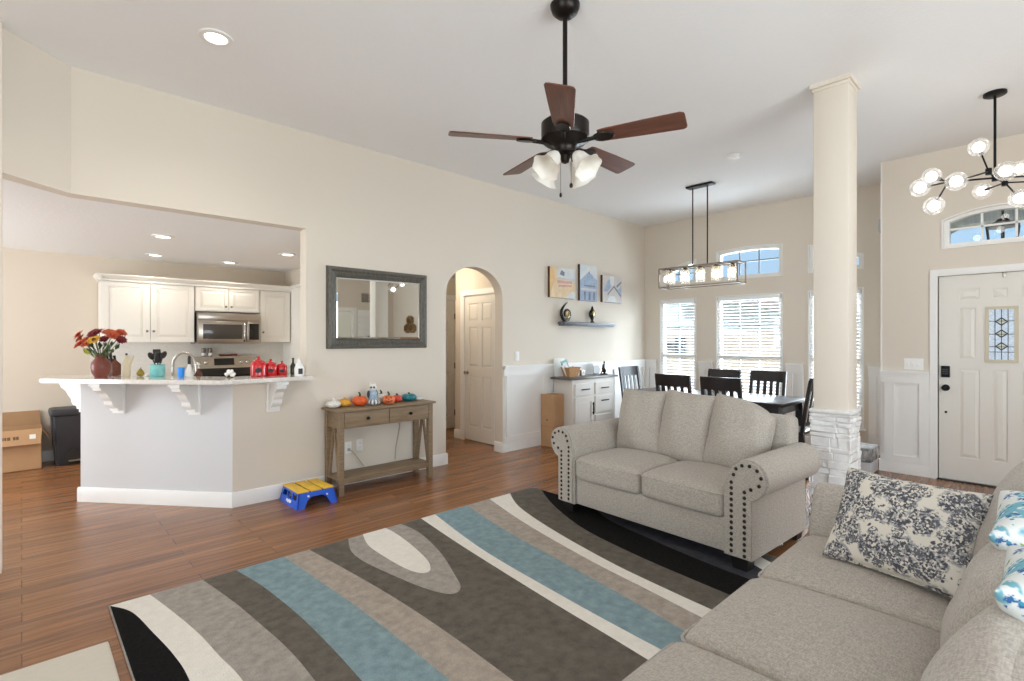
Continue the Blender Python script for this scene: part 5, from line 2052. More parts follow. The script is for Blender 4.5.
t = thing('range', 'stainless electric range with black top and silver backguard', 'stove', (2.037, YB, 0))
bm = NB()
box(bm, -0.38, 0.38, -0.66, -0.014, 0.0, 0.90)
fin(bm, 'body', 'steel', t, smooth=False)
bm = NB()
box(bm, -0.38, 0.38, -0.67, -0.10, 0.90, 0.92, 0.004)
fin(bm, 'cooktop', 'blackglass', t)
bm = NB()
prism(bm, [(-0.13, 0.92), (-0.014, 0.92), (-0.014, 1.18), (-0.085, 1.18)], -0.38, 0.38, ((0, 0, 0), (0, 1, 0), (0, 0, 1), (1, 0, 0)))
fin(bm, 'backguard', 'steel', t, smooth=False)
fr_ = (Vector((0, -0.13, 0.92)), Vector((1, 0, 0)), Vector((0, 0.045, 0.26)).normalized(), Vector((0, -0.985, 0.17)).normalized())
bm = NB()
prism(bm, rect(-0.12, 0.13, 0.14, 0.235), 0.0, 0.004, fr_)
fin(bm, 'display', 'blackglass', t, smooth=False)
for x in (-0.31, -0.22, 0.22, 0.30):
    bm = NB()
    o, u, v, n = fr_
    mx = Matrix.Translation(o + u * x + v * 0.18) @ n.to_track_quat('Z', 'Y').to_matrix().to_4x4()
    lathe(bm, [(0, 0), (0.026, 0), (0.024, 0.022), (0.018, 0.028), (0, 0.028)], 18, mx=mx)
    fin(bm, 'knob', 'chrome', t)
bm = NB()
prism(bm, rect(-0.37, 0.37, 0.0, 0.10), 0.0, 0.003, fr_)
fin(bm, 'black_panel', 'blackglass', t, smooth=False)
bm = NB()
box(bm, -0.37, 0.37, -0.69, -0.661, 0.2, 0.86, 0.006)
tube(bm, [(-0.32, -0.735, 0.80), (0.32, -0.735, 0.80)], 0.012, 8)
for x in (-0.3, 0.3):
    tube(bm, [(x, -0.735, 0.80), (x, -0.685, 0.80)], 0.009, 8)
fin(bm, 'oven_door', 'steel', t)
for i, (x, lab) in enumerate(((1.80, 'left one of two grey spice mills on the stove backguard'), (1.88, 'right one of two grey spice mills on the stove backguard'))):
    t = thing('spice_mill', lab, 'spice mill', (x, YB - 0.05, 1.1805), 0, 'spice mills on the stove')
    bm = NB()
    lathe(bm, [(0, 0), (0.026, 0), (0.026, 0.06), (0.022, 0.065), (0.026, 0.07), (0.026, 0.105), (0.018, 0.115), (0, 0.115)], 18)
    fin(bm, 'body', 'gunmetal', t)
    bm = NB()
    lathe(bm, [(0.0265, 0.012), (0.0275, 0.014), (0.0275, 0.05), (0.0265, 0.052)], 18)
    fin(bm, 'window_band', 'white', t)
t = thing('spoon_rest', 'dark red spoon rest on top of the stove backguard', 'spoon rest', (2.06, YB - 0.05, 1.1805))
bm = NB()
lathe(bm, [(0, 0), (0.03, 0), (0.045, 0.025), (0.042, 0.025), (0.028, 0.005), (0, 0.005)], 20, mx=Matrix.Diagonal((1.9, 0.7, 1, 1)))
fin(bm, 'dish', 'maroon', t)
bm = NB()
tube(bm, [(0.06, 0, 0.012), (0.12, 0, 0.02), (0.16, 0, 0.018)], [0.012, 0.010, 0.014], 8)
fin(bm, 'handle', 'maroon', t)

for (x0, x1, lab) in ((0.78, 1.645, 'white base cabinet and counter left of the stove'), (2.43, 2.862, 'white base cabinet and counter right of the stove')):
    t = thing('base_cabinet', lab, 'cabinet', (0, 0, 0))
    bm = NB()
    box(bm, x0, x1, 7.45, YB - 0.02, 0.0, 0.88)
    fin(bm, 'carcass', 'cab', t, smooth=False)
    bm = NB()
    box(bm, x0 - 0.01, x1, 7.42, YB - 0.013, 0.88, 0.915, 0.004)
    fin(bm, 'worktop', 'slab', t)
    bm = NB()
    panel_slab(bm, x0 + 0.02, x1 - 0.02, 0.12, 0.86, 7.43, 7.449, [(x0 + 0.09, x1 - 0.09, 0.2, 0.78)])
    fin(bm, 'door', 'cab', t, smooth=False)
t = thing('tall_cabinet', 'tall white cabinet end just inside the opening jamb with crown moulding', 'cabinet', (0, 0, 0))
bm = NB()
box(bm, 2.27, 2.89, 4.95, 5.60, 0, 2.20)
fin(bm, 'carcass', 'cab', t, smooth=False)
bm = NB()
prism(bm, [(0, 0), (0.012, 0), (0.012, 0.03), (0.06, 0.09), (0.06, 0.11), (0, 0.11)], 4.95, 5.66, ((2.27, 0, 2.13), (-1, 0, 0), (0, 0, 1), (0, 1, 0)))
fin(bm, 'crown', 'cab', t, smooth=False)
t = thing('cabinet_end_panel', 'tall white panel standing at the right end of the upper cabinets', 'panel', (0, 0, 0))
bm = NB()
box(bm, 2.868, 2.892, 7.15, 8.04, 0.0, 2.16)
box(bm, 2.862, 2.870, 7.15, 7.21, 0.0, 2.16)
fin(bm, 'board', 'cab', t, smooth=False)
bm = NB()
box(bm, 2.835, 2.892, 7.13, 8.0, 2.16, 2.20, 0.006)
fin(bm, 'crown', 'cab', t)

# ---- box and bin left of the bar
t = thing('cardboard_box', 'open cardboard box with folded flaps on the floor left of the bin', 'box', (-0.17, 7.82, 0.001))
bm = NB()
W_, D_, H_ = 0.33, 0.20, 0.44
T = 0.005
for (a0, a1, b0, b1) in ((-W_, W_, -D_, -D_ + T), (-W_, W_, D_ - T, D_), (-W_, -W_ + T, -D_, D_), (W_ - T, W_, -D_, D_)):
    box(bm, a0, a1, b0, b1, 0, H_)
box(bm, -W_, W_, -D_, D_, 0, T)
fin(bm, 'carton', 'card', t, smooth=False)
FLP = [('front', (Vector((-W_, -D_, H_)), Vector((1, 0, 0)), Vector((0, -0.42, -0.9)).normalized(), 2 * W_, 0.17)),
       ('back', (Vector((-W_, D_ - T, H_)), Vector((1, 0, 0)), Vector((0, 0.1, 1)).normalized(), 2 * W_, 0.16)),
       ('right', (Vector((W_, -D_, H_)), Vector((0, 1, 0)), Vector((0.45, 0, -0.9)).normalized(), 2 * D_, 0.13)),
       ('left', (Vector((-W_, -D_, H_)), Vector((0, 1, 0)), Vector((-0.8, 0, -0.6)).normalized(), 2 * D_, 0.2))]
for nm, (o, u, v, L_, h) in FLP:
    bm = NB()
    prism(bm, [(0, 0), (L_, 0), (L_ - 0.01, h), (0.01, h)], -0.002, 0.003, (o, u, v, u.cross(v)))
    f_ = fin(bm, 'flap', 'card2' if nm == 'back' else 'card', t, smooth=False)
    if nm == 'front':
        bm = NB()
        n_ = u.cross(v)
        sg = -1 if n_.y > 0 else 1
        fr_ = (o + n_ * (0.0035 if n_.y < 0 else -0.0025), u, v, n_ * sg)
        prism(bm, rect(0.56, 0.61, 0.06, 0.11), 0, 0.001, fr_)
        fin(bm, 'sticker', 'paper2', f_, smooth=False)
        bm = NB()
        for (a0, a1) in ((0.34, 0.36), (0.365, 0.38), (0.385, 0.41), (0.43, 0.45), (0.453, 0.475)):
            prism(bm, [(a0, 0.075), (a1, 0.07), (a1 + 0.004, 0.105), (a0 + 0.006, 0.11)], 0, 0.0008, fr_)
        fin(bm, 'printing', 'ink', f_, smooth=False)
t = thing('trash_bin', 'charcoal pedal trash bin against the kitchen wall behind the bar', 'trash bin', (0.47, 7.79, 0))
bm = NB()
lathe(bm, [(0, 0.0), (0.235, 0.0), (0.245, 0.02), (0.292, 0.55), (0, 0.55)], 4, mx=Matrix.Diagonal((1.15, 0.85, 1, 1)) @ Matrix.Rotation(R(45), 4, 'Z'))
bmesh.ops.bevel(bm, geom=[e for e in bm.edges if abs(e.verts[0].co.z - e.verts[1].co.z) > 0.2], offset=0.03, segments=3, affect='EDGES')
fin(bm, 'bucket', 'bin', t)
bm = NB()
rbox(bm, (0.50, 0.37, 0.085), 0.03, 10, mx=xf((0, 0, 0.59)))
fin(bm, 'lid', 'bin', t)
bm = NB()
box(bm, -0.09, 0.16, -0.215, -0.14, 0.045, 0.06, 0.005)
fin(bm, 'pedal', 'steel', t)
bm = NB()
prism(bm, [(-0.13, 0), (0.17, 0), (0.17, 0.13), (0.14, 0.15), (-0.07, 0.15), (-0.12, 0.08)], 0, 0.012, ((0, -0.165, 0.02), (1, 0, 0), (0, 0, 1), (0, -1, 0)))
fin(bm, 'pedal_recess', 'utensil', t, smooth=False)

# ================================================================ DINING CORNER
# sideboard
t = thing('sideboard', 'greige sideboard with dark top, two drawers and a door on the long wall', 'sideboard', (5.74, 4.545, 0))
W2, D2 = 0.475, 0.165
bm = NB()
box(bm, -W2, W2, -D2, D2, 0.05, 0.875, 0.004)
box(bm, -W2 + 0.02, W2 - 0.02, -D2 + 0.02, D2, 0.0, 0.05)
fin(bm, 'carcass', 'sbody', t)
bm = NB()
box(bm, -W2 - 0.06, W2 + 0.06, -D2 - 0.025, D2, 0.875, 0.905, 0.005)
fin(bm, 'tabletop', 'stop', t)
c3 = [(-W2 + 0.05, -0.06), (-0.03, W2 - 0.05)]
units = [('drawer', -W2 + 0.05, -0.025, 0.66, 0.82), ('drawer', 0.01, W2 - 0.06, 0.66, 0.82), ('door', -W2 + 0.05, -0.025, 0.10, 0.63), ('drawer', 0.01, W2 - 0.06, 0.40, 0.63), ('drawer', 0.01, W2 - 0.06, 0.10, 0.37)]
for nm, a0, a1, z0_, z1_ in units:
    bm = NB()
    if nm == 'door':
        panel_slab(bm, a0, a1, z0_, z1_, -D2 - 0.016, -D2 + 0.001, [(a0 + 0.06, a1 - 0.06, z0_ + 0.06, z1_ - 0.06)], rise=0.002, inset=0.012)
    else:
        box(bm, a0, a1, -D2 - 0.016, -D2 + 0.001, z0_, z1_, 0.004)
    u_ = fin(bm, nm, 'sbody', t, smooth=False)
    bm = NB()
    if nm == 'door':
        x, zc = a1 - 0.03, 0.47
        box(bm, x - 0.008, x + 0.008, -D2 - 0.042, -D2 - 0.028, zc - 0.085, zc + 0.085, 0.003)
        for q in (-0.06, 0.06):
            box(bm, x - 0.006, x + 0.006, -D2 - 0.03, -D2 - 0.015, zc + q - 0.006, zc + q + 0.006)
    else:
        x, zc = (a0 + a1) / 2, (z0_ + z1_) / 2 + (0.05 if z0_ == 0.40 else 0)
        box(bm, x - 0.085, x + 0.085, -D2 - 0.042, -D2 - 0.028, zc - 0.008, zc + 0.008, 0.003)
        for q in (-0.06, 0.06):
            box(bm, x + q - 0.006, x + q + 0.006, -D2 - 0.03, -D2 - 0.015, zc - 0.006, zc + 0.006)
    fin(bm, 'handle', 'black', u_)
ST = 0.9055
t = thing('basket', 'shallow woven wood basket holding booklets on the sideboard', 'basket', (5.44, 4.55, ST))
bm = NB()
lathe(bm, [(0, 0), (0.105, 0), (0.15, 0.125), (0.143, 0.125), (0.10, 0.008), (0, 0.008)], 4, mx=Matrix.Diagonal((1.12, 0.72, 1, 1)) @ Matrix.Rotation(R(45), 4, 'Z'))
fin(bm, 'weave', 'basket', t, smooth=False)
bm = NB()
q = [(sx * 0.119, sy * 0.077, 0.125) for sx, sy in ((-1, -1), (1, -1), (1, 1), (-1, 1))]
tube(bm, q, 0.006, 8, closed=True)
fin(bm, 'rim', 'basket', t)
for i, (m, x, y, w, h, ry, lab, nm) in enumerate((('paper1', -0.025, 0.035, 0.13, 0.20, -14, 'teal booklet standing at the back of the basket', 'booklet'),
                                                 ('paper2', -0.05, 0.0, 0.10, 0.16, -26, 'white folded leaflet leaning left in the basket', 'leaflet'),
                                                 ('pt_blue', -0.01, 0.015, 0.10, 0.15, -30, 'blue leaflet leaning between the booklet and the white one', 'leaflet'),
                                                 ('paper3', 0.06, -0.01, 0.09, 0.105, 16, 'coral packet leaning right in the basket', 'packet'))):
    t = thing(nm, lab, 'booklet', (5.44 + x, 4.55 + y, ST + 0.03))
    bm = NB()
    box(bm, -w / 2, w / 2, -0.004, 0.004, 0, h)
    p = fin(bm, 'cover', m, t, smooth=False)
    p.rotation_euler = (R(-8), R(ry), 0)
    bm = NB()
    box(bm, -w / 2 + 0.03, w / 2 - 0.03, -0.0048, -0.0042, h * 0.72, h * 0.84)
    p2 = fin(bm, 'printed_panel', 'paper2' if m != 'paper2' else 'pt_grey', p, smooth=False)
t = thing('white_board', 'plain white board leaning on the wall behind the basket', 'board', (5.36, 4.68, ST))
bm = NB()
box(bm, -0.10, 0.12, -0.008, 0.008, 0, 0.25, 0.003)
p = fin(bm, 'panel', 'paper2', t)
p.rotation_euler = (R(-6), 0, 0)
t = thing('desk_clock', 'small square white clock beside the basket', 'clock', (5.655, 4.52, ST))
bm = NB()
box(bm, -0.045, 0.045, -0.018, 0.018, 0, 0.085, 0.006)
fin(bm, 'case', 'chrome', t)
bm = NB()
box(bm, -0.038, 0.038, -0.021, -0.017, 0.008, 0.077, 0.002)
fin(bm, 'dial', 'paper2', t)
bm = NB()
box(bm, -0.002, 0.002, -0.0222, -0.0205, 0.04, 0.066)
box(bm, 0.0, 0.02, -0.0222, -0.0205, 0.038, 0.042)
fin(bm, 'clock_hands', 'label', t, smooth=False)
t = thing('statuette', 'slim dark seated statuette at the right end of the sideboard', 'statuette', (6.16, 4.52, ST), R(-43))
bm = NB()
box(bm, -0.06, 0.045, -0.04, 0.04, 0, 0.016, 0.004)
fin(bm, 'plinth', 'sculpt', t)
bm = NB()
tube(bm, [(0.0, 0, 0.012), (0.01, 0, 0.05), (-0.008, 0, 0.095), (-0.01, 0, 0.125), (0.0, 0, 0.15), (0.0, 0, 0.165)], [0.014, 0.024, 0.019, 0.021, 0.012, 0.008], 12)
tube(bm, [(-0.006, 0, 0.12), (-0.03, 0, 0.085), (-0.02, 0, 0.05)], [0.009, 0.007, 0.006], 8)
tube(bm, [(0.008, 0, 0.04), (-0.03, 0, 0.045), (-0.045, 0, 0.018)], [0.015, 0.012, 0.01], 8)
fin(bm, 'figure_body', 'sculpt', t)
bm = NB()
ball(bm, (0.002, 0, 0.178), (0.014, 0.014, 0.018), u=14, v=10)
fin(bm, 'head', 'sculpt', t)
t = thing('photo_frame', 'small clear framed photo behind the statuette', 'picture frame', (6.14, 4.63, ST))
bm = NB()
box(bm, -0.09, 0.09, -0.006, 0.006, 0, 0.15, 0.003)
p = fin(bm, 'frame', 'chrome', t)
p.rotation_euler = (R(-8), 0, 0)
bm = NB()
box(bm, -0.078, 0.078, -0.0085, -0.0055, 0.012, 0.138)
p2 = fin(bm, 'photo', 'pt_sky', p, smooth=False)
t = thing('cardboard_box', 'tall narrow closed cardboard box standing left of the sideboard', 'box', (5.14, 4.615, 0))
bm = NB()
box(bm, -0.108, 0.108, -0.105, 0.105, 0, 0.685, 0.002)
fin(bm, 'carton', 'card', t, smooth=False)
bm = NB()
box(bm, -0.109, 0.109, -0.106, 0.106, 0.26, 0.268)
box(bm, -0.02, 0.02, -0.1062, 0.1062, 0.683, 0.6862)
fin(bm, 'packing_tape', 'card2', t, smooth=False)
bm = NB()
box(bm, -0.109, -0.1075, -0.012, 0.012, 0.34, 0.36)
fin(bm, 'handle_hole', 'ink', t, smooth=False)

# floating shelf and sculptures, canvases
t = thing('wall_shelf', 'narrow slate grey floating shelf below the three canvases', 'shelf', (5.9935, WN, 1.66))
bm = NB()
box(bm, -0.6035, 0.6035, -0.12, 0, -0.035, 0, 0.003)
fin(bm, 'board', 'shelfw', t)
bm = NB()
box(bm, -0.585, 0.585, -0.10, 0, -0.055, -0.035, 0.003)
fin(bm, 'moulding', 'shelfw', t)
SZ = 1.6605
t = thing('sculpture', 'dark curled sculpture with a gold centre at the left of the shelf', 'sculpture', (5.475, WN - 0.06, SZ))
bm = NB()
sp = spline([(0.055, 0.275), (0.01, 0.245), (-0.06, 0.175), (-0.075, 0.10), (-0.03, 0.035), (0.05, 0.03), (0.098, 0.085), (0.085, 0.145), (0.03, 0.165), (-0.012, 0.125), (0.005, 0.082), (0.04, 0.085)], 5)
pts = [(x, 0, z) for x, z in sp]
nn = len(pts) - 1
rad = [0.004 + 0.019 * math.sin(PI * min(0.5, 1.6 * k / nn)) * (1 if k / nn < 0.55 else max(0.25, 1 - (k / nn - 0.55) * 1.5)) for k in range(nn + 1)]
tube(bm, pts, rad, 12)
fin(bm, 'curl', 'sculpt', t)
bm = NB()
tube(bm, [(0.04 + 0.037 * math.cos(2 * PI * k / 20), -0.012, 0.105 + 0.04 * math.sin(2 * PI * k / 20)) for k in range(20)], 0.012, 8, closed=True)
fin(bm, 'gold_centre', 'gold', t)
bm = NB()
lathe(bm, [(0, 0), (0.045, 0), (0.045, 0.008), (0.03, 0.014), (0, 0.014)], 20)
fin(bm, 'base', 'sculpt', t)
t = thing('sculpture', 'dark teardrop sculpture with gold flecks on the middle of the shelf', 'sculpture', (6.09, WN - 0.06, SZ))
bm = NB()
lathe(bm, [(0, 0), (0.04, 0), (0.04, 0.01), (0.02, 0.03), (0.025, 0.045), (0.062, 0.10), (0.066, 0.135), (0.05, 0.175), (0.025, 0.20), (0.02, 0.225), (0.008, 0.245), (0, 0.248)], 24, mx=Matrix.Diagonal((1, 0.6, 1, 1)))
fin(bm, 'body', 'sculpt', t)
bm = NB()
ball(bm, (-0.006, -0.028, 0.135), (0.03, 0.014, 0.045), u=14, v=10)
fin(bm, 'gold_oval', 'gold', t)


def canvas(label, x0, x1, z0, z1, bg, shapes):
    t = thing('canvas_print', label, 'picture', ((x0 + x1) / 2, WN, (z0 + z1) / 2))
    w, h = (x1 - x0) / 2, (z1 - z0) / 2
    bm = NB()
    box(bm, -w, w, -0.04, 0, -h, h)
    c = fin(bm, 'stretcher', 'csides', t, smooth=False)
    bm = NB()
    mats_ = [bg]
    prism(bm, rect(-w, w, -h, h), 0.04, 0.0415, ((0, 0, 0), (1, 0, 0), (0, 0, 1), (0, -1, 0)))
    for i, (m, pts) in enumerate(shapes):
        if m not in mats_:
            mats_.append(m)
        q = [(a * w, b * h) for a, b in pts]
        prism(bm, q, 0.0415, 0.0418 + 0.0003 * i, ((0, 0, 0), (1, 0, 0), (0, 0, 1), (0, -1, 0)), mi=mats_.index(m))
    fin(bm, 'painting', mats_, t, smooth=False)
    return t


canvas('tan and amber canvas of a plaza, left of the three', 5.185, 5.715, 1.99, 2.41, 'pt_tan',
       [('pt_sky', [(-0.5, 0.35), (1, 0.1), (1, 1), (-0.35, 1)]), ('pt_orange', [(-1, -1), (-1, 1), (-0.72, 0.9), (-0.6, 0.2), (-0.85, -0.4)]), ('pt_red', [(-0.45, -0.05), (0.75, 0.0), (0.75, 0.18), (-0.45, 0.15)]),
        ('pt_red', [(-0.35, -0.3), (0.7, -0.22), (0.7, -0.08), (-0.35, -0.14)]), ('pt_grey', [(-0.4, 0.25), (0.9, 0.2), (0.9, 0.3), (-0.4, 0.34)]), ('pt_sky', [(0.2, -1), (1, -1), (1, -0.55), (0.75, -0.5)]), ('pt_dark', [(-0.25, 0.55), (0.1, 0.45), (0.15, 0.7), (-0.1, 0.85)])])
canvas('slate blue canvas of a domed building, tallest of the three', 5.83, 6.23, 1.98, 2.505, 'pt_blue',
       [('pt_sky', [(-1, 0.1), (-0.55, 0.35), (-0.35, 0.45), (0, 0.65), (0.45, 0.4), (0.75, 0.3), (1, 0.2), (1, 1), (-1, 1)]), ('pt_blue', arc(0.1, 0.05, 0.6, 0.5, 0, 180, 12)), ('pt_dark', [(0.05, 0.5), (0.15, 0.5), (0.1, 0.75)]),
        ('pt_dark', [(-0.55, -0.2), (0.75, -0.2), (0.75, -0.12), (-0.55, -0.12)]), ('pt_grey', [(-0.9, -0.42), (0.95, -0.42), (0.95, -0.3), (-0.9, -0.3)]), ('pt_dark', [(-0.55, -0.95), (-0.35, -0.95), (-0.35, -0.5), (-0.55, -0.5)]),
        ('pt_dark', [(0.0, -0.95), (0.2, -0.95), (0.2, -0.5), (0.0, -0.5)]), ('pt_dark', [(0.55, -0.95), (0.75, -0.95), (0.75, -0.5), (0.55, -0.5)])])
canvas('pale grey canvas of branching streets, right of the three', 6.37, 6.87, 1.985, 2.395, 'pt_grey',
       [('pt_blue', [(-0.9, -0.2), (-0.5, 0.6), (-0.25, 0.8), (-0.15, 0.2), (-0.5, -0.2)]), ('pt_sky', [(-0.2, 0.3), (0.15, 0.25), (0.2, 1), (-0.3, 1)]), ('pt_dark', [(-0.5, -0.5), (0.15, 0.15), (0.9, -0.55), (0.95, -0.4), (0.18, 0.3), (-0.5, -0.35)]),
        ('pt_dark', [(0.4, 0.3), (0.95, 0.7), (0.98, 0.6), (0.5, 0.15)]), ('pt_blue', [(0.5, -0.1), (0.9, 0.3), (0.95, -0.1), (0.8, -0.3)]), ('pt_sky', [(-0.6, -0.95), (0.5, -0.95), (0.2, -0.5), (-0.3, -0.5)])])

# ---- dining table and chairs
t = thing('dining_table', 'dark espresso rectangular dining table under the cage chandelier', 'table', (5.995, 2.83, 0))
bm = NB()
box(bm, -0.43, 0.43, -0.95, 0.95, 0.72, 0.757, 0.006)
fin(bm, 'tabletop', 'espresso', t)
bm = NB()
for sx in (-1, 1):
    box(bm, sx * 0.36 - 0.011, sx * 0.36 + 0.011, -0.85, 0.85, 0.62, 0.72)
for sy in (-1, 1):
    box(bm, -0.36, 0.36, sy * 0.85 - 0.011, sy * 0.85 + 0.011, 0.62, 0.72)
fin(bm, 'apron', 'espresso', t, smooth=False)
for sx in (-1, 1):
    for sy in (-1, 1):
        bm = NB()
        x, y = sx * 0.36, sy * 0.86
        lathe(bm, [(0, 0), (0.035, 0), (0.052, 0.72), (0, 0.72)], 4, (x, y, 0))
        bmesh.ops.rotate(bm, cent=(x, y, 0), matrix=Matrix.Rotation(R(45), 3, 'Z'), verts=bm.verts)
        fin(bm, 'leg', 'espresso', t, smooth=False)


def make_chair(label):
    t = thing('dining_chair', label, 'chair', (0, 0, 0), 0, 'chairs around the dining table')
    bm = NB()
    rbox(bm, (0.43, 0.43, 0.035), 0.012, 8, mx=xf((0, 0, 0.452)))
    fin(bm, 'seat', 'espresso', t)
    rake = lambda z: 0.20 + 0.085 * max(0, (z - 0.45) / 0.57) ** 1.2
    for s in (-1, 1):
        bm = NB()
        for (za, zb) in ((0.0, 0.45), (0.45, 0.65), (0.65, 0.85), (0.85, 1.0)):
            ya, yb = rake(za) + (0.04 * (1 - za / 0.45) if za < 0.45 else 0), rake(zb)
            vs = [bm.verts.new((s * 0.195 + dx, y + dy, z)) for (y, z) in ((ya, za), (yb, zb)) for dx, dy in ((-0.018, -0.016), (0.018, -0.016), (0.018, 0.016), (-0.018, 0.016))]
            fs = [bm.faces.new(vs[0:4]), bm.faces.new(vs[4:8])]
            for k in range(4):
                fs.append(bm.faces.new([vs[k], vs[(k + 1) % 4], vs[4 + (k + 1) % 4], vs[4 + k]]))
            bmesh.ops.recalc_face_normals(bm, faces=fs)
        fin(bm, 'leg', 'espresso', t, smooth=False)
        bm = NB()
        lathe(bm, [(0, 0), (0.021, 0), (0.029, 0.44), (0, 0.44)], 4, (s * 0.185, -0.185, 0))
        bmesh.ops.rotate(bm, cent=(s * 0.185, -0.185, 0), matrix=Matrix.Rotation(R(45), 3, 'Z'), verts=bm.verts)
        fin(bm, 'leg', 'espresso', t, smooth=False)
        bm = NB()
        box(bm, s * 0.19 - 0.009, s * 0.19 + 0.009, -0.17, 0.20, 0.18, 0.21)
        fin(bm, 'stretcher', 'espresso', t, smooth=False)
    bm = NB()
    n = 12
    for (z0_, z1_, dep) in ((0.885, 1.02, 0.03), (0.53, 0.57, 0.02)):
        prev = None
        for i in range(n):
            u0, u1 = -1 + 2 * i / n, -1 + 2 * (i + 1) / n
            f_ = lambda u, z: rake(z) + dep * (1 - u * u)
            c8 = [(u0 * 0.213, f_(u0, z0_) - 0.011, z0_), (u1 * 0.213, f_(u1, z0_) - 0.011, z0_), (u1 * 0.213, f_(u1, z0_) + 0.011, z0_), (u0 * 0.213, f_(u0, z0_) + 0.011, z0_),
                  (u0 * 0.213, f_(u0, z1_) - 0.011, z1_), (u1 * 0.213, f_(u1, z1_) - 0.011, z1_), (u1 * 0.213, f_(u1, z1_) + 0.011, z1_), (u0 * 0.213, f_(u0, z1_) + 0.011, z1_)]
            v_ = [bm.verts.new(p) for p in c8]
            for idx in ((0, 3, 2, 1), (4, 5, 6, 7), (0, 1, 5, 4), (2, 3, 7, 6)):
                bm.faces.new([v_[k] for k in idx])
            if i == 0:
                bm.faces.new([v_[k] for k in (0, 4, 7, 3)])
            if i == n - 1:
                bm.faces.new([v_[k] for k in (1, 2, 6, 5)])
        if z0_ > 0.8:
            bmesh.ops.remove_doubles(bm, verts=bm.verts, dist=1e-5)
            fin(bm, 'top_rail', 'espresso', t)
            bm = NB()
        else:
            bmesh.ops.remove_doubles(bm, verts=bm.verts, dist=1e-5)
            fin(bm, 'lower_rail', 'espresso', t)
    for x in (-0.115, -0.038, 0.038, 0.115):
        bm = NB()
        u = x / 0.213
        pts = [(z, rake(z) + 0.024 * (1 - u * u)) for z in (0.56, 0.67, 0.78, 0.90)]
        for (za, ya), (zb, yb) in zip(pts, pts[1:]):
            vs = [bm.verts.new((x + dx, y + dy, z)) for (y, z) in ((ya, za), (yb, zb)) for dx, dy in ((-0.02, -0.006), (0.02, -0.006), (0.02, 0.006), (-0.02, 0.006))]
            fs = [bm.faces.new(vs[0:4]), bm.faces.new(vs[4:8])]
            for k in range(4):
                fs.append(bm.faces.new([vs[k], vs[(k + 1) % 4], vs[4 + (k + 1) % 4], vs[4 + k]]))
            bmesh.ops.recalc_face_normals(bm, faces=fs)
        fin(bm, 'slat', 'espresso', t, smooth=False)
    return t


chair = make_chair('dark slat-back dining chair at the sideboard end of the table')
chair.location = (6.46, 4.04, 0)
chair.rotation_euler = (0, 0, R(-6))
for (x, y, rz, lab) in ((5.585, 2.955, 90, 'dark slat-back dining chair on the near side of the table, left one behind the loveseat'),
                        (5.515, 2.375, 90, 'dark slat-back dining chair on the near side of the table, right one behind the loveseat'),
                        (6.42, 2.985, -90, 'dark slat-back dining chair on the window side, mostly hidden behind another chair back'),
                        (6.48, 2.455, -90, 'dark slat-back dining chair on the window side, clear in front of the wide window'),
                        (5.93, 1.955, 180, 'dark slat-back dining chair at the table end by the pillar')):
    dup(chair, (x, y, 0), R(rz), lab)

# ---- storage box behind the pillar
t = thing('storage_crate', 'low grey crate with a black and white printed lid behind the pillar', 'crate', (6.53, 1.47, 0))
bm = NB()
box(bm, -0.17, 0.17, -0.17, 0.17, 0.0, 0.13, 0.012)
fin(bm, 'bin', 'greyshoe', t)
bm = NB()
rbox(bm, (0.36, 0.36, 0.14), 0.015, 8, mx=xf((0, 0, 0.205)))
fin(bm, 'lid', 'fur', t)

# ---- blinds
for i, (a, b) in enumerate(WINS):
    t = thing('window_blind', ('white slatted blind on the narrow window beside the corner', 'white slatted blind on the wide middle window', 'white slatted blind on the window behind the pillar')[i], 'blind', (7.615, (a + b) / 2, 2.045), 0, 'white slatted window blinds')
    w = (b - a) / 2 - 0.012
    bm = NB()
    box(bm, -0.03, 0.022, -w, w, -0.055, 0, 0.004)
    fin(bm, 'headrail', 'slat', t)
    bm = NB()
    z = -0.085
    bot = -0.80 if False else -1.66
    while z > bot:
        vs = []
        for (dx, dz) in ((-0.024, -0.007), (0.0, 0.002), (0.022, 0.005)):
            vs.append((dx, dz))
        for (x0_, z0_), (x1_, z1_) in zip(vs, vs[1:]):
            q = [(x0_, -w + 0.004, z + z0_), (x0_, w - 0.004, z + z0_), (x1_, w - 0.004, z + z1_), (x1_, -w + 0.004, z + z1_)]
            lo = [bm.verts.new(p) for p in q]
            hi = [bm.verts.new((p[0], p[1], p[2] + 0.0025)) for p in q]
            bm.faces.new(lo[::-1])
            bm.faces.new(hi)
            for k in range(4):
                bm.faces.new([lo[k], lo[(k + 1) % 4], hi[(k + 1) % 4], hi[k]])
        z -= 0.046
    fin(bm, 'slats', 'slat', t, smooth=False)
    bm = NB()
    for y in (-w * 0.7, w * 0.7):
        tube(bm, [(-0.004, y, -0.05), (-0.004, y, bot)], 0.0012, 5)
    fin(bm, 'ladder_cord', 'slat', t)
    bm = NB()
    box(bm, -0.024, 0.022, -w + 0.003, w - 0.003, bot - 0.02, bot, 0.003)
    fin(bm, 'bottom_rail', 'slat', t)

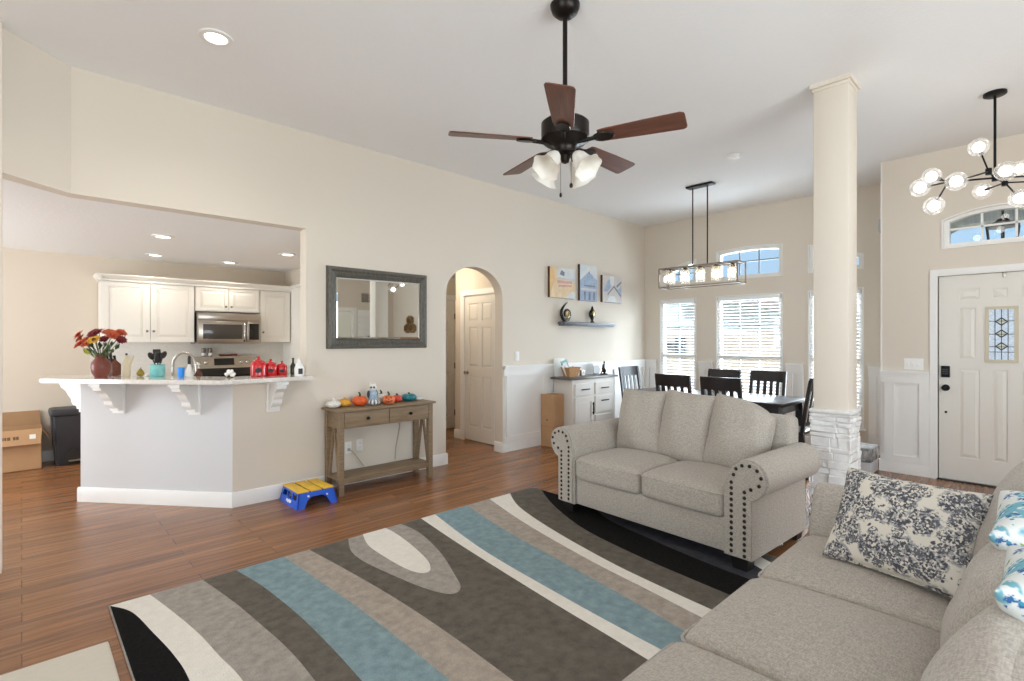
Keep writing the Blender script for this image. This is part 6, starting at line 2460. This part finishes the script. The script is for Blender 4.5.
# ================================================================ OUTSIDE
bm = NB()
box(bm, -14, 30, -20, 26, -0.35, -0.2)
struct(bm, 'ground_outside', 'lawn', label='dry lawn outside', smooth=False)
t = thing('neighbour_house', 'pale neighbouring house seen through the dining windows', 'house', (13.0, 0, -0.2))
bm = NB()
for k in range(8):
    z = 1.9 + k * 0.14
    prism(bm, [(0, z), (0, z + 0.14), (0.03, z + 0.14), (0.012, z)], -4, 10.5, ((0, 0, 0), (-1, 0, 0), (0, 0, 1), (0, 1, 0)))
box(bm, 0, 0.2, -4, 10.5, 1.6, 3.0)
fin(bm, 'siding', 'siding', t, smooth=False)
bm = NB()
box(bm, -0.02, 0.2, -4, 10.5, 0, 1.75)
fin(bm, 'brick_base', 'brick', t, smooth=False)
bm = NB()
prism(bm, [(1.5, 1.75), (1.5, 1.93), (7.0, 3.0), (7.0, 2.82)], 0.0, 0.5, ((0, 0, 0), (0, 1, 0), (0, 0, 1), (-1, 0, 0)))
fin(bm, 'roof_edge', 'rooftrim', t, smooth=False)
bm = NB()
prism(bm, [(-4.5, 2.95), (11, 2.95), (11, 3.05), (-4.5, 3.05)], -3, 0.3, ((0, 0, 0), (0, 1, 0), (0, 0, 1), (-1, 0, 0)))
fin(bm, 'roof', 'rooftrim', t, smooth=False)
t = thing('utility_meter', 'dark utility meter on the neighbouring wall seen through the corner window', 'utility meter', (12.95, 7.05, 1.1))
bm = NB()
box(bm, -0.12, 0.02, -0.22, 0.02, -0.05, 0.40, 0.02)
fin(bm, 'box', 'bin', t)
bm = NB()
box(bm, -0.12, 0.02, 0.06, 0.32, 0.08, 0.24, 0.02)
tube(bm, [(-0.05, 0.02, 0.16), (-0.05, 0.08, 0.16)], 0.03, 8)
fin(bm, 'dial', 'bin', t)
# porch beyond the front door
bm = NB()
prism(bm, [(-1.3, 2.95), (0.5, 3.05), (1.25, 2.62), (1.35, 2.62), (1.35, 2.75), (0.5, 3.2), (-1.3, 3.2)], 6.95, 8.9, ((0, 0, 0), (0, 1, 0), (0, 0, 1), (1, 0, 0)))
struct(bm, 'roof_porch', 'porch', label='grey underside of the porch roof', smooth=False)
bm = NB()
box(bm, 8.6, 8.8, -1.3, 1.3, 2.86, 3.1)
struct(bm, 'beam_porch', 'porch', label='grey porch beam', smooth=False)
t = thing('porch_lantern', 'dark hanging porch lantern seen through the transom over the front door', 'lantern', (7.9, 0.385, 3.05))
bm = NB()
tube(bm, [(0, 0, 0), (0, 0, -0.30)], 0.012, 8)
fin(bm, 'chain', 'bronze', t)
bm = NB()
lathe(bm, [(0, -0.28), (0.05, -0.30), (0.07, -0.33), (0.16, -0.37), (0.16, -0.39), (0, -0.39)], 6)
fin(bm, 'cap', 'bronze', t, smooth=False)
bm = NB()
for k in range(6):
    a = 2 * PI * k / 6
    tube(bm, [(0.15 * math.cos(a), 0.15 * math.sin(a), -0.39), (0.11 * math.cos(a), 0.11 * math.sin(a), -0.72)], 0.010, 6)
lathe(bm, [(0, -0.74), (0.12, -0.74), (0.12, -0.71), (0, -0.71)], 6)
fin(bm, 'cage', 'bronze', t)
bm = NB()
lathe(bm, [(0, -0.70), (0.03, -0.70), (0.03, -0.56), (0, -0.55)], 12)
fin(bm, 'candle', 'cream', t)

# ================================================================ BEHIND THE CAMERA (seen in the mirror)
t = thing('air_return_vent', 'grey three-part air return grille on the far wall in the mirror', 'vent', (6.13, -2.6, 2.47))
for i in range(3):
    bm = NB()
    x = -0.20 + 0.20 * i
    prism(bm, rect(x - 0.085, x + 0.085, -0.11, 0.11), 0, 0.012, ((0, 0, 0), (1, 0, 0), (0, 0, 1), (0, 1, 0)), holes=[rect(x - 0.075, x + 0.075, -0.1, 0.1)])
    for k in range(9):
        prism(bm, rect(x - 0.075, x + 0.075, -0.095 + 0.0215 * k, -0.083 + 0.0215 * k), 0.001, 0.009, ((0, 0, 0), (1, 0, 0), (0, 0, 1), (0, 1, 0)))
    fin(bm, 'grille', 'grille', t, smooth=False)
bm = NB()
prism(bm, [(4.64, 0), (4.64, 2.12), (5.62, 2.12), (5.62, 0), (5.71, 0), (5.71, 2.21), (4.55, 2.21), (4.55, 0)], 0, 0.02, FY(-2.6))
struct(bm, 'trim_6', 'trim', label='white casing of the far doorway', smooth=False)
bm = NB()
for k in range(13):
    box(bm, 5.74, 6.50, -2.6, -2.582, 0.02 + 0.165 * k, 0.02 + 0.165 * k + 0.160, 0.003)
struct(bm, 'trim_7', 'trim', label='white shiplap boards on the far wall')
t = thing('mantel_shelf', 'white mantel shelf on the shiplap boards in the mirror', 'shelf', (6.12, -2.58, 1.36))
bm = NB()
box(bm, -0.36, 0.36, 0, 0.18, -0.07, 0, 0.006)
fin(bm, 'board', 'trim', t)
t = thing('bird_figurine', 'black bird figurine on the white mantel shelf in the mirror', 'figurine', (6.08, -2.49, 1.3605))
bm = NB()
ball(bm, (0, 0, 0.10), (0.13, 0.06, 0.075))
tube(bm, [(0.08, 0, 0.12), (0.12, 0, 0.19), (0.15, 0, 0.24)], [0.06, 0.042, 0.04], 12)
tube(bm, [(-0.10, 0, 0.10), (-0.20, 0, 0.05), (-0.25, 0, 0.03)], [0.045, 0.03, 0.012], 10)
fin(bm, 'bird_body', 'utensil', t)
bm = NB()
tube(bm, [(0.17, 0, 0.245), (0.215, 0, 0.235)], [0.018, 0.003], 8)
fin(bm, 'beak', 'utensil', t)
bm = NB()
lathe(bm, [(0, 0), (0.06, 0), (0.05, 0.02), (0.02, 0.03), (0, 0.03)], 16)
fin(bm, 'base', 'utensil', t)
for (y, z, lab) in ((-1.65, 1.90, 'top hexagon wall shelf seen in the mirror'), (-1.77, 1.70, 'lower left hexagon wall shelf seen in the mirror'), (-1.53, 1.70, 'lower right hexagon wall shelf seen in the mirror')):
    t = thing('hexagon_shelf', lab, 'shelf', (6.72, y, z), 0, 'hexagon wall shelves')
    bm = NB()
    o_ = [(0.115 * math.cos(R(30 + 60 * k)), 0.115 * math.sin(R(30 + 60 * k))) for k in range(6)]
    i_ = [(0.1 * math.cos(R(30 + 60 * k)), 0.1 * math.sin(R(30 + 60 * k))) for k in range(6)]
    prism(bm, o_, 0, 0.10, ((0, 0, 0), (0, 1, 0), (0, 0, 1), (-1, 0, 0)), holes=[i_])
    fin(bm, 'hexagon_frame', 'hexw', t, smooth=False)
lamp('hall_glow', 'POINT', (4.05, 5.75, 2.25), 11, (1, 0.86, 0.66), rad=0.15)  # bare point lamp added to brighten the hall behind the arch, no fixture
